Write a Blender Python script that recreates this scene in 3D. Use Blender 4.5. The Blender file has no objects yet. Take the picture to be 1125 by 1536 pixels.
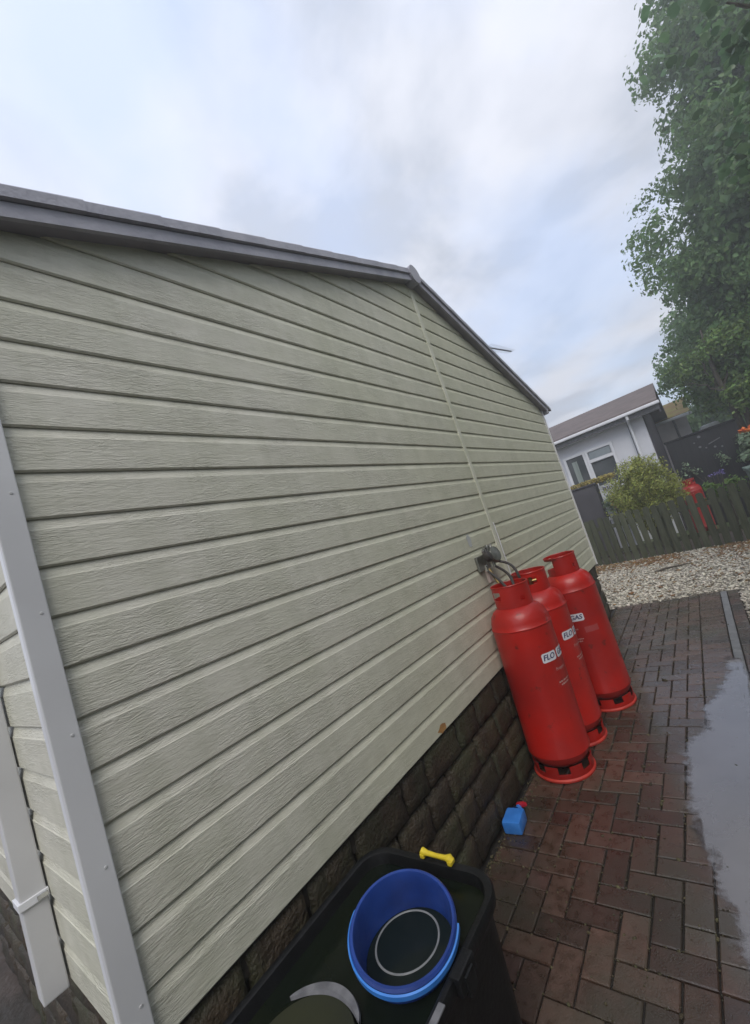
import bpy, bmesh, math, random
import numpy as np
from mathutils import Vector, Matrix

random.seed(7)
rng = np.random.default_rng(7)
S = bpy.context.scene
COL = S.collection
R = math.radians

# ------------------------------------------------------------------ camera
cam_d = bpy.data.cameras.new("camera")
cam = bpy.data.objects.new("camera", cam_d)
COL.objects.link(cam)
yaw, pit, rol = -.6543, .0775, -.3131
fw = Vector((math.sin(yaw)*math.cos(pit), math.cos(yaw)*math.cos(pit), math.sin(pit)))
r0 = fw.cross(Vector((0, 0, 1))).normalized(); u0 = r0.cross(fw)
rt = r0*math.cos(rol)+u0*math.sin(rol); up = -r0*math.sin(rol)+u0*math.cos(rol)
m = Matrix((rt, up, -fw)).transposed().to_4x4()
m.translation = Vector((1.3362, 0, 1.6186))
cam.matrix_world = m
cam_d.sensor_fit = 'AUTO'; cam_d.sensor_width = 36
cam_d.lens = 622.98/1536*36
cam_d.shift_x = -3.789/1536; cam_d.shift_y = 20.739/1536
cam_d.clip_start = .05; cam_d.clip_end = 1500
S.camera = cam

# ------------------------------------------------------------------ world, sun, exposure
W = bpy.data.worlds.new("World"); S.world = W; W.use_nodes = True
nt = W.node_tree; N = nt.nodes; N.clear()
def nn(t, x=None, **k):
    n = N.new(t)
    for a, b in k.items(): setattr(n, a, b)
    return n
L = nt.links.new
out = nn('ShaderNodeOutputWorld'); bg = nn('ShaderNodeBackground'); L(bg.outputs[0], out.inputs[0])
bg.inputs[1].default_value = .1
sky = nn('ShaderNodeTexSky', sky_type='NISHITA', sun_disc=False)
SUN_EL, SUN_AZ = R(50), R(148)            # azimuth measured from +y clockwise
sky.sun_elevation = SUN_EL; sky.sun_rotation = SUN_AZ
sky.dust_density = 3; sky.air_density = 1.2
tc = nn('ShaderNodeTexCoord'); sep = nn('ShaderNodeSeparateXYZ'); L(tc.outputs['Generated'], sep.inputs[0])
# project the sky direction on a cloud layer: xy / (z + .25)
ad = nn('ShaderNodeMath', operation='ADD'); ad.inputs[1].default_value = .22; L(sep.outputs[2], ad.inputs[0])
mx = nn('ShaderNodeMath', operation='MAXIMUM'); mx.inputs[1].default_value = .08; L(ad.outputs[0], mx.inputs[0])
dx = nn('ShaderNodeMath', operation='DIVIDE'); L(sep.outputs[0], dx.inputs[0]); L(mx.outputs[0], dx.inputs[1])
dy = nn('ShaderNodeMath', operation='DIVIDE'); L(sep.outputs[1], dy.inputs[0]); L(mx.outputs[0], dy.inputs[1])
cb = nn('ShaderNodeCombineXYZ'); L(dx.outputs[0], cb.inputs[0]); L(dy.outputs[0], cb.inputs[1])
n1 = nn('ShaderNodeTexNoise'); n1.inputs['Scale'].default_value = 1.9; n1.inputs['Detail'].default_value = 7
n1.inputs['Roughness'].default_value = .53; n1.inputs['Distortion'].default_value = .25; L(cb.outputs[0], n1.inputs['Vector'])
n2 = nn('ShaderNodeTexNoise'); n2.inputs['Scale'].default_value = 2.1; n2.inputs['Detail'].default_value = 5
n2.inputs['Roughness'].default_value = .45; 
mp = nn('ShaderNodeMapping'); mp.inputs['Location'].default_value = (4.3, 1.7, 2.2); L(cb.outputs[0], mp.inputs[0]); L(mp.outputs[0], n2.inputs['Vector'])
cr = nn('ShaderNodeValToRGB'); L(n1.outputs[0], cr.inputs[0])
e = cr.color_ramp; e.elements[0].position = .43; e.elements[0].color = (4.6, 4.95, 5.75, 1)
e.elements[1].position = .575; e.elements[1].color = (6.75, 6.95, 7.65, 1)
x_ = e.elements.new(.5); x_.color = (5.9, 6.15, 6.9, 1)
thin = nn('ShaderNodeValToRGB'); L(n2.outputs[0], thin.inputs[0])
thin.color_ramp.elements[0].position = .44; thin.color_ramp.elements[0].color = (0, 0, 0, 1)
thin.color_ramp.elements[1].position = .66; thin.color_ramp.elements[1].color = (.55, .55, .55, 1)
# thin places let the blue sky through
blue = nn('ShaderNodeMixRGB', blend_type='ADD'); blue.inputs[0].default_value = 1
sc = nn('ShaderNodeMixRGB', blend_type='MULTIPLY'); sc.inputs[0].default_value = 1; sc.inputs[2].default_value = (1.1, 1.1, 1.1, 1)
L(sky.outputs[0], sc.inputs[1]); L(sc.outputs[0], blue.inputs[1]); blue.inputs[2].default_value = (2.9, 3.6, 5.3, 1)
mixs = nn('ShaderNodeMixRGB'); L(thin.outputs[0], mixs.inputs[0]); L(cr.outputs[0], mixs.inputs[1]); L(blue.outputs[0], mixs.inputs[2])
# an overcast sky grows brighter towards the zenith
zr = nn('ShaderNodeMapRange', interpolation_type='SMOOTHSTEP'); L(sep.outputs[2], zr.inputs[0]); zr.inputs[1].default_value = 0; zr.inputs[2].default_value = 1
zr.inputs[3].default_value = .80; zr.inputs[4].default_value = 1.08
zm = nn('ShaderNodeVectorMath', operation='SCALE'); L(mixs.outputs[0], zm.inputs[0]); L(zr.outputs[0], zm.inputs['Scale'])
L(zm.outputs[0], bg.inputs[0])

sun_d = bpy.data.lights.new("sun", 'SUN'); sun_d.energy = 1.5; sun_d.angle = R(34); sun_d.color = (1, .96, .9)
sun = bpy.data.objects.new("sun", sun_d); COL.objects.link(sun)
sdir = Vector((math.sin(SUN_AZ)*math.cos(SUN_EL), math.cos(SUN_AZ)*math.cos(SUN_EL), math.sin(SUN_EL)))
sun.rotation_euler = sdir.to_track_quat('Z', 'Y').to_euler()
S.view_settings.view_transform = 'Standard'; S.view_settings.look = 'None'
S.view_settings.exposure = 0.48; S.view_settings.gamma = 1; S.view_settings.use_curve_mapping = False

# ------------------------------------------------------------------ materials
MATS = {}
def mat(name, c1, c2=None, scale=8, rough=.6, bump=0, bscale=40, stretch=(1, 1, 1), bstretch=None, spec=.5,
        metal=0, vary=0, island=0, coat=0, detail=6, c3=None, s3=1.5, t3=(.5, .62), trans=0, rvar=0, ior=None, bdist=.01):
    if name in MATS: return MATS[name]
    m = bpy.data.materials.new(name); m.use_nodes = True
    t = m.node_tree; b = t.nodes['Principled BSDF']; l = t.links.new
    def n(k, **kw):
        o = t.nodes.new(k)
        for a, v in kw.items(): setattr(o, a, v)
        return o
    b.inputs['Roughness'].default_value = rough; b.inputs['Metallic'].default_value = metal
    b.inputs['Specular IOR Level'].default_value = spec
    if coat: b.inputs['Coat Weight'].default_value = coat; b.inputs['Coat Roughness'].default_value = .12
    if ior: b.inputs['IOR'].default_value = ior
    tcn = n('ShaderNodeTexCoord'); oi = n('ShaderNodeObjectInfo')
    off = n('ShaderNodeVectorMath', operation='SCALE'); comb = n('ShaderNodeCombineXYZ')
    l(oi.outputs['Random'], comb.inputs[0]); l(oi.outputs['Random'], comb.inputs[1]); l(oi.outputs['Random'], comb.inputs[2])
    l(comb.outputs[0], off.inputs[0]); off.inputs['Scale'].default_value = 13.7
    add = n('ShaderNodeVectorMath', operation='ADD'); l(tcn.outputs['Object'], add.inputs[0]); l(off.outputs[0], add.inputs[1])
    def tex(sc, st, det=detail, base=add):
        mpn = n('ShaderNodeMapping'); mpn.inputs['Scale'].default_value = st; l(base.outputs[0], mpn.inputs[0])
        tx = n('ShaderNodeTexNoise'); tx.inputs['Scale'].default_value = sc; tx.inputs['Detail'].default_value = det
        l(mpn.outputs[0], tx.inputs['Vector']); return tx
    col = None
    if c2 is not None:
        tx = tex(scale, stretch); ramp = n('ShaderNodeValToRGB'); l(tx.outputs[0], ramp.inputs[0])
        ramp.color_ramp.elements[0].position = .36; ramp.color_ramp.elements[1].position = .64
        ramp.color_ramp.elements[0].color = (*c1, 1); ramp.color_ramp.elements[1].color = (*c2, 1)
        col = ramp.outputs[0]
        if rvar:
            mr = n('ShaderNodeMapRange'); l(tx.outputs[0], mr.inputs[0]); mr.inputs[1].default_value = .35; mr.inputs[2].default_value = .65
            mr.inputs[3].default_value = max(.02, rough-rvar); mr.inputs[4].default_value = min(1, rough+rvar); l(mr.outputs[0], b.inputs['Roughness'])
    else:
        b.inputs['Base Color'].default_value = (*c1, 1)
    if c3 is not None:
        t3x = n('ShaderNodeTexNoise'); t3x.inputs['Scale'].default_value = s3; t3x.inputs['Detail'].default_value = 8; t3x.inputs['Roughness'].default_value = .6
        gm = n('ShaderNodeNewGeometry'); l(gm.outputs['Position'], t3x.inputs['Vector'])
        r3 = n('ShaderNodeValToRGB'); l(t3x.outputs[0], r3.inputs[0]); r3.color_ramp.elements[0].position = t3[0]; r3.color_ramp.elements[1].position = t3[1]
        mm = n('ShaderNodeMixRGB'); l(r3.outputs[0], mm.inputs[0]); mm.inputs[2].default_value = (*c3, 1)
        if col: l(col, mm.inputs[1])
        else: mm.inputs[1].default_value = (*c1, 1)
        col = mm.outputs[0]
    if vary or island:
        hs = n('ShaderNodeHueSaturation'); mr = n('ShaderNodeMapRange')
        if island:
            gi = n('ShaderNodeNewGeometry'); l(gi.outputs['Random Per Island'], mr.inputs[0]); v = island
            h = n('ShaderNodeMath', operation='MULTIPLY_ADD'); fr = n('ShaderNodeMath', operation='FRACT'); m7 = n('ShaderNodeMath', operation='MULTIPLY')
            m7.inputs[1].default_value = 7.31; l(gi.outputs['Random Per Island'], m7.inputs[0]); l(m7.outputs[0], fr.inputs[0])
            l(fr.outputs[0], h.inputs[0]); h.inputs[1].default_value = .05*v; h.inputs[2].default_value = .5-.025*v; l(h.outputs[0], hs.inputs['Hue'])
        else:
            l(oi.outputs['Random'], mr.inputs[0]); v = vary
        mr.inputs[3].default_value = 1-v*.6; mr.inputs[4].default_value = 1+v*.6; l(mr.outputs[0], hs.inputs['Value'])
        if col: l(col, hs.inputs['Color'])
        else: hs.inputs['Color'].default_value = (*c1, 1)
        col = hs.outputs[0]
    if col: l(col, b.inputs['Base Color'])
    if bump:
        bt = tex(bscale, bstretch or stretch, 4); bp = n('ShaderNodeBump'); bp.inputs['Strength'].default_value = bump
        bp.inputs['Distance'].default_value = bdist; l(bt.outputs[0], bp.inputs['Height']); l(bp.outputs[0], b.inputs['Normal'])
    if trans:
        b.inputs['Subsurface Weight'].default_value = 0
        tr = n('ShaderNodeBsdfTranslucent'); ms = n('ShaderNodeMixShader'); ms.inputs[0].default_value = trans
        if col: l(col, tr.inputs[0])
        o = t.nodes['Material Output']; l(b.outputs[0], ms.inputs[1]); l(tr.outputs[0], ms.inputs[2]); l(ms.outputs[0], o.inputs[0])
    MATS[name] = m
    return m

def siding_mat():
    m = bpy.data.materials.new('painted_siding'); m.use_nodes = True; t = m.node_tree; b = t.nodes['Principled BSDF']; l = t.links.new
    def n(k, **kw):
        o = t.nodes.new(k)
        for a, v in kw.items(): setattr(o, a, v)
        return o
    g = n('ShaderNodeNewGeometry'); oi = n('ShaderNodeObjectInfo')
    cx = n('ShaderNodeCombineXYZ'); l(oi.outputs['Random'], cx.inputs[0]); l(oi.outputs['Random'], cx.inputs[1])
    sc = n('ShaderNodeVectorMath', operation='SCALE'); sc.inputs['Scale'].default_value = 9.; l(cx.outputs[0], sc.inputs[0])
    ad = n('ShaderNodeVectorMath', operation='ADD'); l(g.outputs['Position'], ad.inputs[0]); l(sc.outputs[0], ad.inputs[1])
    def nz(scale, st, det, rg=.5, dist=0, base=ad):
        mp = n('ShaderNodeMapping'); mp.inputs['Scale'].default_value = st; l(base.outputs[0], mp.inputs[0])
        x = n('ShaderNodeTexNoise'); x.inputs['Scale'].default_value = scale; x.inputs['Detail'].default_value = det
        x.inputs['Roughness'].default_value = rg; x.inputs['Distortion'].default_value = dist; l(mp.outputs[0], x.inputs['Vector']); return x
    st = (.16, .16, 1.0)
    grain = nz(150, st, 4, .6, 1.1)
    mask = nz(5, (.6, .6, 1.6), 3, .6)
    coarse = nz(40, st, 3, .55, 1.8)
    # deep grain only in patches, as pressed boards have it
    mr = n('ShaderNodeMapRange'); l(mask.outputs[0], mr.inputs[0]); mr.inputs[1].default_value = .42; mr.inputs[2].default_value = .62; mr.inputs[3].default_value = .25; mr.inputs[4].default_value = 1.0
    rp = n('ShaderNodeMapRange'); l(grain.outputs[0], rp.inputs[0]); rp.inputs[1].default_value = .38; rp.inputs[2].default_value = .66
    mu = n('ShaderNodeMath', operation='MULTIPLY'); l(rp.outputs[0], mu.inputs[0]); l(mr.outputs[0], mu.inputs[1])
    a2 = n('ShaderNodeMath', operation='MULTIPLY_ADD'); l(coarse.outputs[0], a2.inputs[0]); a2.inputs[1].default_value = .5; l(mu.outputs[0], a2.inputs[2])
    bp = n('ShaderNodeBump'); bp.inputs['Strength'].default_value = .9; bp.inputs['Distance'].default_value = .0019
    l(a2.outputs[0], bp.inputs['Height']); l(bp.outputs[0], b.inputs['Normal'])
    b.inputs['Specular IOR Level'].default_value = .45
    rr = n('ShaderNodeMapRange'); l(mask.outputs[0], rr.inputs[0]); rr.inputs[3].default_value = .55; rr.inputs[4].default_value = .32; l(rr.outputs[0], b.inputs['Roughness'])
    # colour: cream paint, faint green algae clouds, thin dirt
    alg = nz(.9, (1, 1, 1.2), 6, .6, 0, g)
    ra = n('ShaderNodeValToRGB'); l(alg.outputs[0], ra.inputs[0]); ra.color_ramp.elements[0].position = .38; ra.color_ramp.elements[1].position = .68
    ra.color_ramp.elements[0].color = (.62, .60, .52, 1); ra.color_ramp.elements[1].color = (.575, .57, .455, 1)
    # more algae around and past the joint strip
    sp = n('ShaderNodeSeparateXYZ'); l(g.outputs['Position'], sp.inputs[0])
    my = n('ShaderNodeMapRange'); l(sp.outputs[1], my.inputs[0]); my.inputs[1].default_value = 1.2; my.inputs[2].default_value = 3.2; my.inputs[3].default_value = 0; my.inputs[4].default_value = .75
    mm = n('ShaderNodeMixRGB'); l(my.outputs[0], mm.inputs[0]); l(ra.outputs[0], mm.inputs[1]); mm.inputs[2].default_value = (.545, .54, .41, 1)
    di = nz(14, (.5, .5, 2.0), 7, .7, .3)
    rd = n('ShaderNodeValToRGB'); l(di.outputs[0], rd.inputs[0]); rd.color_ramp.elements[0].position = .3; rd.color_ramp.elements[1].position = .7
    rd.color_ramp.elements[0].color = (.86, .86, .84, 1); rd.color_ramp.elements[1].color = (1.04, 1.04, 1.04, 1)
    m2 = n('ShaderNodeMixRGB', blend_type='MULTIPLY'); m2.inputs[0].default_value = 1; l(mm.outputs[0], m2.inputs[1]); l(rd.outputs[0], m2.inputs[2])
    # rain streaks, and green growth beside the joint strip
    stn = nz(11, (1, 1, .06), 5, .6, .2, g); rs = n('ShaderNodeMapRange'); l(stn.outputs[0], rs.inputs[0]); rs.inputs[1].default_value = .42; rs.inputs[2].default_value = .68; rs.inputs[3].default_value = 0; rs.inputs[4].default_value = .28
    m3 = n('ShaderNodeMixRGB'); l(rs.outputs[0], m3.inputs[0]); l(m2.outputs[0], m3.inputs[1]); m3.inputs[2].default_value = (.36, .37, .27, 1)
    dy_ = n('ShaderNodeMath', operation='SUBTRACT'); l(sp.outputs[1], dy_.inputs[0]); dy_.inputs[1].default_value = 3.13
    da = n('ShaderNodeMath', operation='ABSOLUTE'); l(dy_.outputs[0], da.inputs[0])
    dn = n('ShaderNodeMath', operation='MULTIPLY_ADD'); l(alg.outputs[0], dn.inputs[0]); dn.inputs[1].default_value = -.45; l(da.outputs[0], dn.inputs[2])
    dr = n('ShaderNodeMapRange'); l(dn.outputs[0], dr.inputs[0]); dr.inputs[1].default_value = -.22; dr.inputs[2].default_value = .08; dr.inputs[3].default_value = .26; dr.inputs[4].default_value = 0
    m4 = n('ShaderNodeMixRGB'); l(dr.outputs[0], m4.inputs[0]); l(m3.outputs[0], m4.inputs[1]); m4.inputs[2].default_value = (.36, .375, .235, 1)
    l(m4.outputs[0], b.inputs['Base Color'])
    return m
M_SIDE = siding_mat()
M_TRIM = mat('trim_upvc', (.60, .60, .61), (.54, .54, .55), scale=3, rough=.38, bump=.05, bscale=20)
M_WHITE = mat('white_plastic', (.74, .75, .78), (.66, .67, .70), scale=4, rough=.35)
M_VERGE = mat('verge_grey', (.27, .27, .31), (.35, .345, .385), scale=7, rough=.6, bump=.3, bscale=60)
M_ROOF = mat('roof_tile', (.12, .10, .10), (.19, .155, .15), scale=5, rough=.75, bump=.4, bscale=40, vary=.3)
M_STONE = mat('skirt_stone', (.026, .018, .010), (.050, .035, .020), scale=9, rough=.62, bump=.7, bscale=70, vary=.5, c3=(.035, .036, .016), s3=4, t3=(.45, .62), bdist=.02)
M_MORT = mat('mortar_dark', (.018, .015, .012), (.028, .023, .017), scale=12, rough=.9, bump=.5)
M_BRICK = mat('wet_paver', (.052, .029, .020), (.088, .050, .036), scale=26, rough=.35, bump=.5, bscale=150, vary=.65, c3=(.055, .045, .032), s3=1.8, t3=(.46, .60), rvar=.13, coat=.38, bdist=.004)
M_JOINT = mat('joint_sand', (.010, .008, .006), (.02, .016, .012), scale=30, rough=.8, bump=.6, bscale=200)
M_CHAN = mat('channel_concrete', (.20, .20, .20), (.145, .145, .15), scale=14, rough=.5, bump=.25, bscale=90)
M_SOIL = mat('soil', (.07, .055, .042), (.045, .036, .028), scale=6, rough=.9, bump=.6, bscale=40)
M_GRASS = mat('grass_green', (.05, .08, .025), (.09, .10, .04), scale=2, rough=.9, bump=.6)
M_GRAV = mat('gravel_stone', (.50, .46, .38), rough=.75, island=.75)
M_GRAVB = mat('gravel_base', (.17, .15, .125), (.26, .235, .19), scale=30, rough=.9, bump=1, bscale=70)
M_LITTER = mat('leaf_litter', (.22, .125, .045), rough=.85, island=.8)
M_RED = mat('red_paint', (.40, .010, .005), (.29, .008, .005), scale=3.5, rough=.45, bump=.06, bscale=70, spec=.35, coat=.22, rvar=.08, c3=(.13, .014, .009), s3=13, t3=(.62, .70))
M_LAB = mat('label_white', (.62, .62, .66), rough=.5)
M_INK = mat('label_ink', (.03, .03, .10), rough=.5)
M_PRINT = mat('pale_print', (.50, .30, .28), rough=.6)
M_BRASS = mat('brass', (.35, .25, .10), rough=.35, metal=1)
M_METAL = mat('dull_zinc', (.30, .30, .27), (.20, .20, .18), scale=30, rough=.38, metal=.8)
M_CHROME = mat('bright_nut', (.7, .7, .7), rough=.2, metal=1)
M_HOSE = mat('rubber_hose', (.035, .03, .028), rough=.5)
M_BLACK = mat('black_tub', (.0035, .0038, .0045), (.007, .0073, .008), scale=10, spec=.3, rough=.5, bump=.15, bscale=60)
M_TWATER = mat('tub_water', (.005, .008, .006), (.009, .012, .006), scale=3, spec=.25, rough=.12, bump=.03, bscale=9, ior=1.33)
M_BLUE = mat('bucket_blue', (.012, .034, .17), (.018, .055, .26), scale=9, rough=.34, bump=.1, bscale=50)
M_BLUEL = mat('bottle_blue', (.035, .18, .56), (.05, .22, .64), scale=20, rough=.3)
M_YEL = mat('yellow_clip', (.75, .58, .03), (.62, .46, .03), scale=30, rough=.45)
M_REDP = mat('red_plastic', (.45, .015, .03), rough=.35)
M_OLIVE = mat('olive_pot', (.020, .022, .007), (.011, .013, .006), scale=8, rough=.5)
M_GREYP = mat('grey_scuffed', (.10, .10, .11), (.17, .17, .18), scale=26, rough=.55)
M_WOOD = mat('bare_wood', (.42, .22, .07), (.30, .15, .05), scale=40, stretch=(1, .3, 1), rough=.7)
M_FENCE = mat('fence_board', (.046, .055, .028), (.080, .086, .050), scale=10, stretch=(3, 3, .4), rough=.8, bump=.6, bscale=30, vary=.45)
M_DARK = mat('black_timber', (.007, .0075, .010), (.012, .0125, .015), scale=4, stretch=(2, 2, .5), rough=.6, bump=.2)
M_HWALL = mat('neighbour_render', (.66, .67, .71), (.60, .61, .65), scale=2, rough=.7, bump=.2, bscale=60)
M_DBRN = mat('dark_gable', (.06, .055, .07), (.08, .072, .09), scale=3, rough=.7)
M_GLASS = mat('window_glass', (.05, .06, .065), (.12, .13, .14), scale=1.4, rough=.06, spec=.9)
M_MOSS = mat('moss_roof', (.24, .21, .055), (.22, .13, .06), scale=3, rough=.95, bump=1, bscale=25)
M_HROOF = mat('neighbour_roof', (.105, .082, .078), (.15, .118, .11), scale=3, rough=.8, bump=.5, bscale=30)
M_BARK = mat('bark', (.10, .085, .06), (.055, .045, .033), scale=6, stretch=(3, 3, .5), rough=.9, bump=1, bscale=20)
M_LEAF1 = mat('leaf_deep', (.13, .225, .075), rough=.55, island=.55, trans=.5)
M_LEAF2 = mat('leaf_bright', (.15, .24, .06), rough=.5, island=.8, trans=.45)
M_LEAF3 = mat('leaf_big', (.12, .19, .095), (.14, .215, .11), scale=6, rough=.42, vary=.6, trans=.45)
M_LEAF3I = mat('leaf_big_mass', (.12, .19, .095), rough=.45, island=.7, trans=.45)
M_BUSH = mat('leaf_bush', (.33, .36, .085), rough=.6, island=.9, trans=.3)
M_GREENP = mat('bin_green', (.16, .22, .19), (.13, .18, .155), scale=5, rough=.5)
M_ORANGE = mat('orange_petal', (.75, .17, .02), rough=.6, island=.5)
M_PALELEAF = mat('pale_leaf', (.20, .27, .17), rough=.6, island=.8, trans=.2)
M_PURP = mat('purple_petal', (.16, .13, .34), rough=.6, island=.5)
M_PUD = mat('puddle_water', (.105, .096, .100), (.15, .138, .142), scale=1.2, rough=.03, ior=1.75, spec=.8, bump=.02, bscale=6)
M_PANEL = mat('charcoal_panel', (.055, .052, .06), (.07, .066, .075), scale=3, rough=.6)

# ------------------------------------------------------------------ builders
def mesh_of(name, V, F, mt, smooth=False):
    me = bpy.data.meshes.new(name); me.from_pydata([tuple(v) for v in V], [], F); me.update()
    if mt: me.materials.append(mt)
    if smooth: me.polygons.foreach_set('use_smooth', [True]*len(me.polygons))
    return me
def obj(name, me, parent=None, loc=(0, 0, 0), rot=(0, 0, 0), **pr):
    o = bpy.data.objects.new(name, me); COL.objects.link(o); o.location = loc; o.rotation_euler = rot
    if parent: o.parent = parent
    for k, v in pr.items(): o[k] = v
    return o
def thing(name, label, cat, loc=(0, 0, 0), rot=(0, 0, 0), group=None):
    o = bpy.data.objects.new(name, None); COL.objects.link(o); o.location = loc; o.rotation_euler = rot
    o.empty_display_size = .1
    o['label'] = label; o['category'] = cat
    if group: o['group'] = group
    return o
class B:
    """collects faces, then links them as one mesh"""
    def __init__(s): s.V = []; s.F = []
    def add(s, V, F):
        k = len(s.V); s.V += [tuple(v) for v in V]; s.F += [tuple(i+k for i in f) for f in F]; return s
    def box(s, x0, x1, y0, y1, z0, z1, c=0.0):
        if c <= 0:
            V = [(x, y, z) for z in (z0, z1) for y in (y0, y1) for x in (x0, x1)]
            return s.add(V, [(0, 2, 3, 1), (4, 5, 7, 6), (0, 1, 5, 4), (2, 6, 7, 3), (0, 4, 6, 2), (1, 3, 7, 5)])
        bm = bmesh.new(); bmesh.ops.create_cube(bm, size=1)
        for v in bm.verts: v.co = Vector(((x0+x1)/2+v.co.x*(x1-x0), (y0+y1)/2+v.co.y*(y1-y0), (z0+z1)/2+v.co.z*(z1-z0)))
        bmesh.ops.bevel(bm, geom=bm.edges[:], offset=c, segments=2, profile=.6, affect='EDGES')
        bm.verts.index_update(); s.add([v.co[:] for v in bm.verts], [[v.index for v in f.verts] for f in bm.faces]); bm.free(); return s
    def tube(s, pts, r, n=8, cap=True):
        pts = [Vector(p) for p in pts]; rs = r if isinstance(r, (list, tuple)) else [r]*len(pts)
        V = []; F = []; prev = None
        for i, p in enumerate(pts):
            t = (pts[min(i+1, len(pts)-1)]-pts[max(i-1, 0)]).normalized()
            a = prev if prev is not None else (Vector((0, 0, 1)) if abs(t.z) < .9 else Vector((1, 0, 0)))
            e1 = (a-t*a.dot(t)).normalized(); e2 = t.cross(e1); prev = e1
            V += [p+(e1*math.cos(2*math.pi*j/n)+e2*math.sin(2*math.pi*j/n))*rs[i] for j in range(n)]
        for i in range(len(pts)-1):
            for j in range(n): F.append((i*n+j, i*n+(j+1) % n, (i+1)*n+(j+1) % n, (i+1)*n+j))
        if cap: F += [tuple(range(n))[::-1], tuple((len(pts)-1)*n+j for j in range(n))]
        return s.add(V, F)
    def lathe(s, prof, n=48, a0=0, a1=2*math.pi, cx=0, cy=0):
        full = abs(a1-a0-2*math.pi) < 1e-6; k = n if full else n+1
        V = []; F = []
        for (r_, z) in prof:
            for j in range(k):
                a = a0+(a1-a0)*j/n; V.append((cx+r_*math.cos(a), cy+r_*math.sin(a), z))
        for i in range(len(prof)-1):
            for j in range(n):
                j2 = (j+1) % k; F.append((i*k+j, i*k+j2, (i+1)*k+j2, (i+1)*k+j))
        return s.add(V, F)
    def build(s, name, mt, parent=None, smooth=False, loc=(0, 0, 0), rot=(0, 0, 0), **pr):
        me = mesh_of(name, s.V, s.F, mt, smooth)
        if smooth:
            try: me.set_sharp_from_angle(angle=R(40))
            except Exception: pass
        return obj(name, me, parent, loc, rot, **pr)
def big_mesh(name, V, F, mt):
    """fast mesh from numpy arrays, all faces with the same vertex count"""
    me = bpy.data.meshes.new(name); k = F.shape[1]
    me.vertices.add(len(V)); me.vertices.foreach_set('co', V.astype(np.float32).ravel())
    me.loops.add(F.size); me.loops.foreach_set('vertex_index', F.astype(np.int32).ravel())
    me.polygons.add(len(F)); me.polygons.foreach_set('loop_start', np.arange(0, F.size, k, dtype=np.int32))
    me.polygons.foreach_set('loop_total', np.full(len(F), k, dtype=np.int32))
    me.update(calc_edges=True); me.validate(); me.materials.append(mt); return me
def struct(name, me, **k):
    return obj(name, me, kind='structure', **k)

# ------------------------------------------------------------------ ground
gb = B()
gb.add([(-38, -30, -.05), (38, -30, -.05), (38, 60, -.05), (-38, 60, -.05)], [(0, 1, 2, 3)])
gb.build('ground', M_SOIL, kind='structure')
lw = B(); lw.add([(-37, 11.4, -.030), (37, 11.4, -.030), (37, 59, -.030), (-37, 59, -.030)], [(0, 1, 2, 3)])
lw.build('lawn', M_GRASS, kind='structure')

# paved path: joints sheet + bricks (herringbone between two soldier courses), drain channel, edging
P_Y0, P_Y1 = -.4, 6.28
path = struct('path', B().box(-.05, 1.295, P_Y0, P_Y1, -.06, -.012).build('tmp', M_JOINT).data)
path.name = 'path'
bpy.data.objects.remove(bpy.data.objects['tmp'])
def brick_mesh(w, l, seed):
    rr = random.Random(seed); g = .0068; h = .058; c = .0035
    x0, x1, y0, y1 = -w/2+g/2, w/2-g/2, -l/2+g/2, l/2-g/2
    j = lambda: rr.uniform(-.0012, .0012)
    V = [(x0+j(), y0+j(), -h), (x1+j(), y0+j(), -h), (x1+j(), y1+j(), -h), (x0+j(), y1+j(), -h),
         (x0+j(), y0+j(), -c), (x1+j(), y0+j(), -c), (x1+j(), y1+j(), -c), (x0+j(), y1+j(), -c),
         (x0+c, y0+c, j()*.5), (x1-c, y0+c, j()*.5), (x1-c, y1-c, j()*.5), (x0+c, y1-c, j()*.5)]
    F = [(0, 1, 5, 4), (1, 2, 6, 5), (2, 3, 7, 6), (3, 0, 4, 7), (4, 5, 9, 8), (5, 6, 10, 9), (6, 7, 11, 10), (7, 4, 8, 11), (8, 9, 10, 11)]
    return mesh_of('brick', V, F, M_BRICK)
BM = [brick_mesh(.102, .203, i) for i in range(5)]
spots = []
U = .1020
X0 = .205                                        # inner edge of the left soldier course
for i in range(int((P_Y1-P_Y0)/U)):
    y = P_Y1-U/2-i*U
    spots.append((.1015, y, 1))                  # course beside the wall
    spots.append((X0+7*U+.1015, y, 1))           # course beside the drain
XE = X0+7*U+.203
for i in range(int((P_Y1-P_Y0)/.203)):
    spots.append((XE+.070+.051, P_Y1-.1015-i*.203, 0))
rows = int((P_Y1-P_Y0)/U)
halves = []
for i in range(7):
    for j in range(rows):
        y = P_Y1-(j+.5)*U; jj = -j
        t = (i-jj+1) % 4
        cx_ = X0+(i+.5)*U
        if t == 0:                               # left cell of a brick lying across
            if i < 6: spots.append((cx_+U/2, y, 1))
            else: halves.append((cx_, y))
        elif t == 1 and i == 0: halves.append((cx_, y))
        elif t == 3:                             # lower cell of a brick lying along; upper cell is t==2 at jj+1
            if j > 0: spots.append((cx_, y+U/2, 0))
            else: halves.append((cx_, y))
        elif t == 2 and j == rows-1: halves.append((cx_, y))
def near(s): return (s[0]-1.0)**2+(s[1]-1.2)**2*.9 if s[1] > .7 else 1e3+abs(s[1])
spots.sort(key=near)
HM = brick_mesh(.102, .102, 9)
stuff = B()
nb = 0
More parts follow.
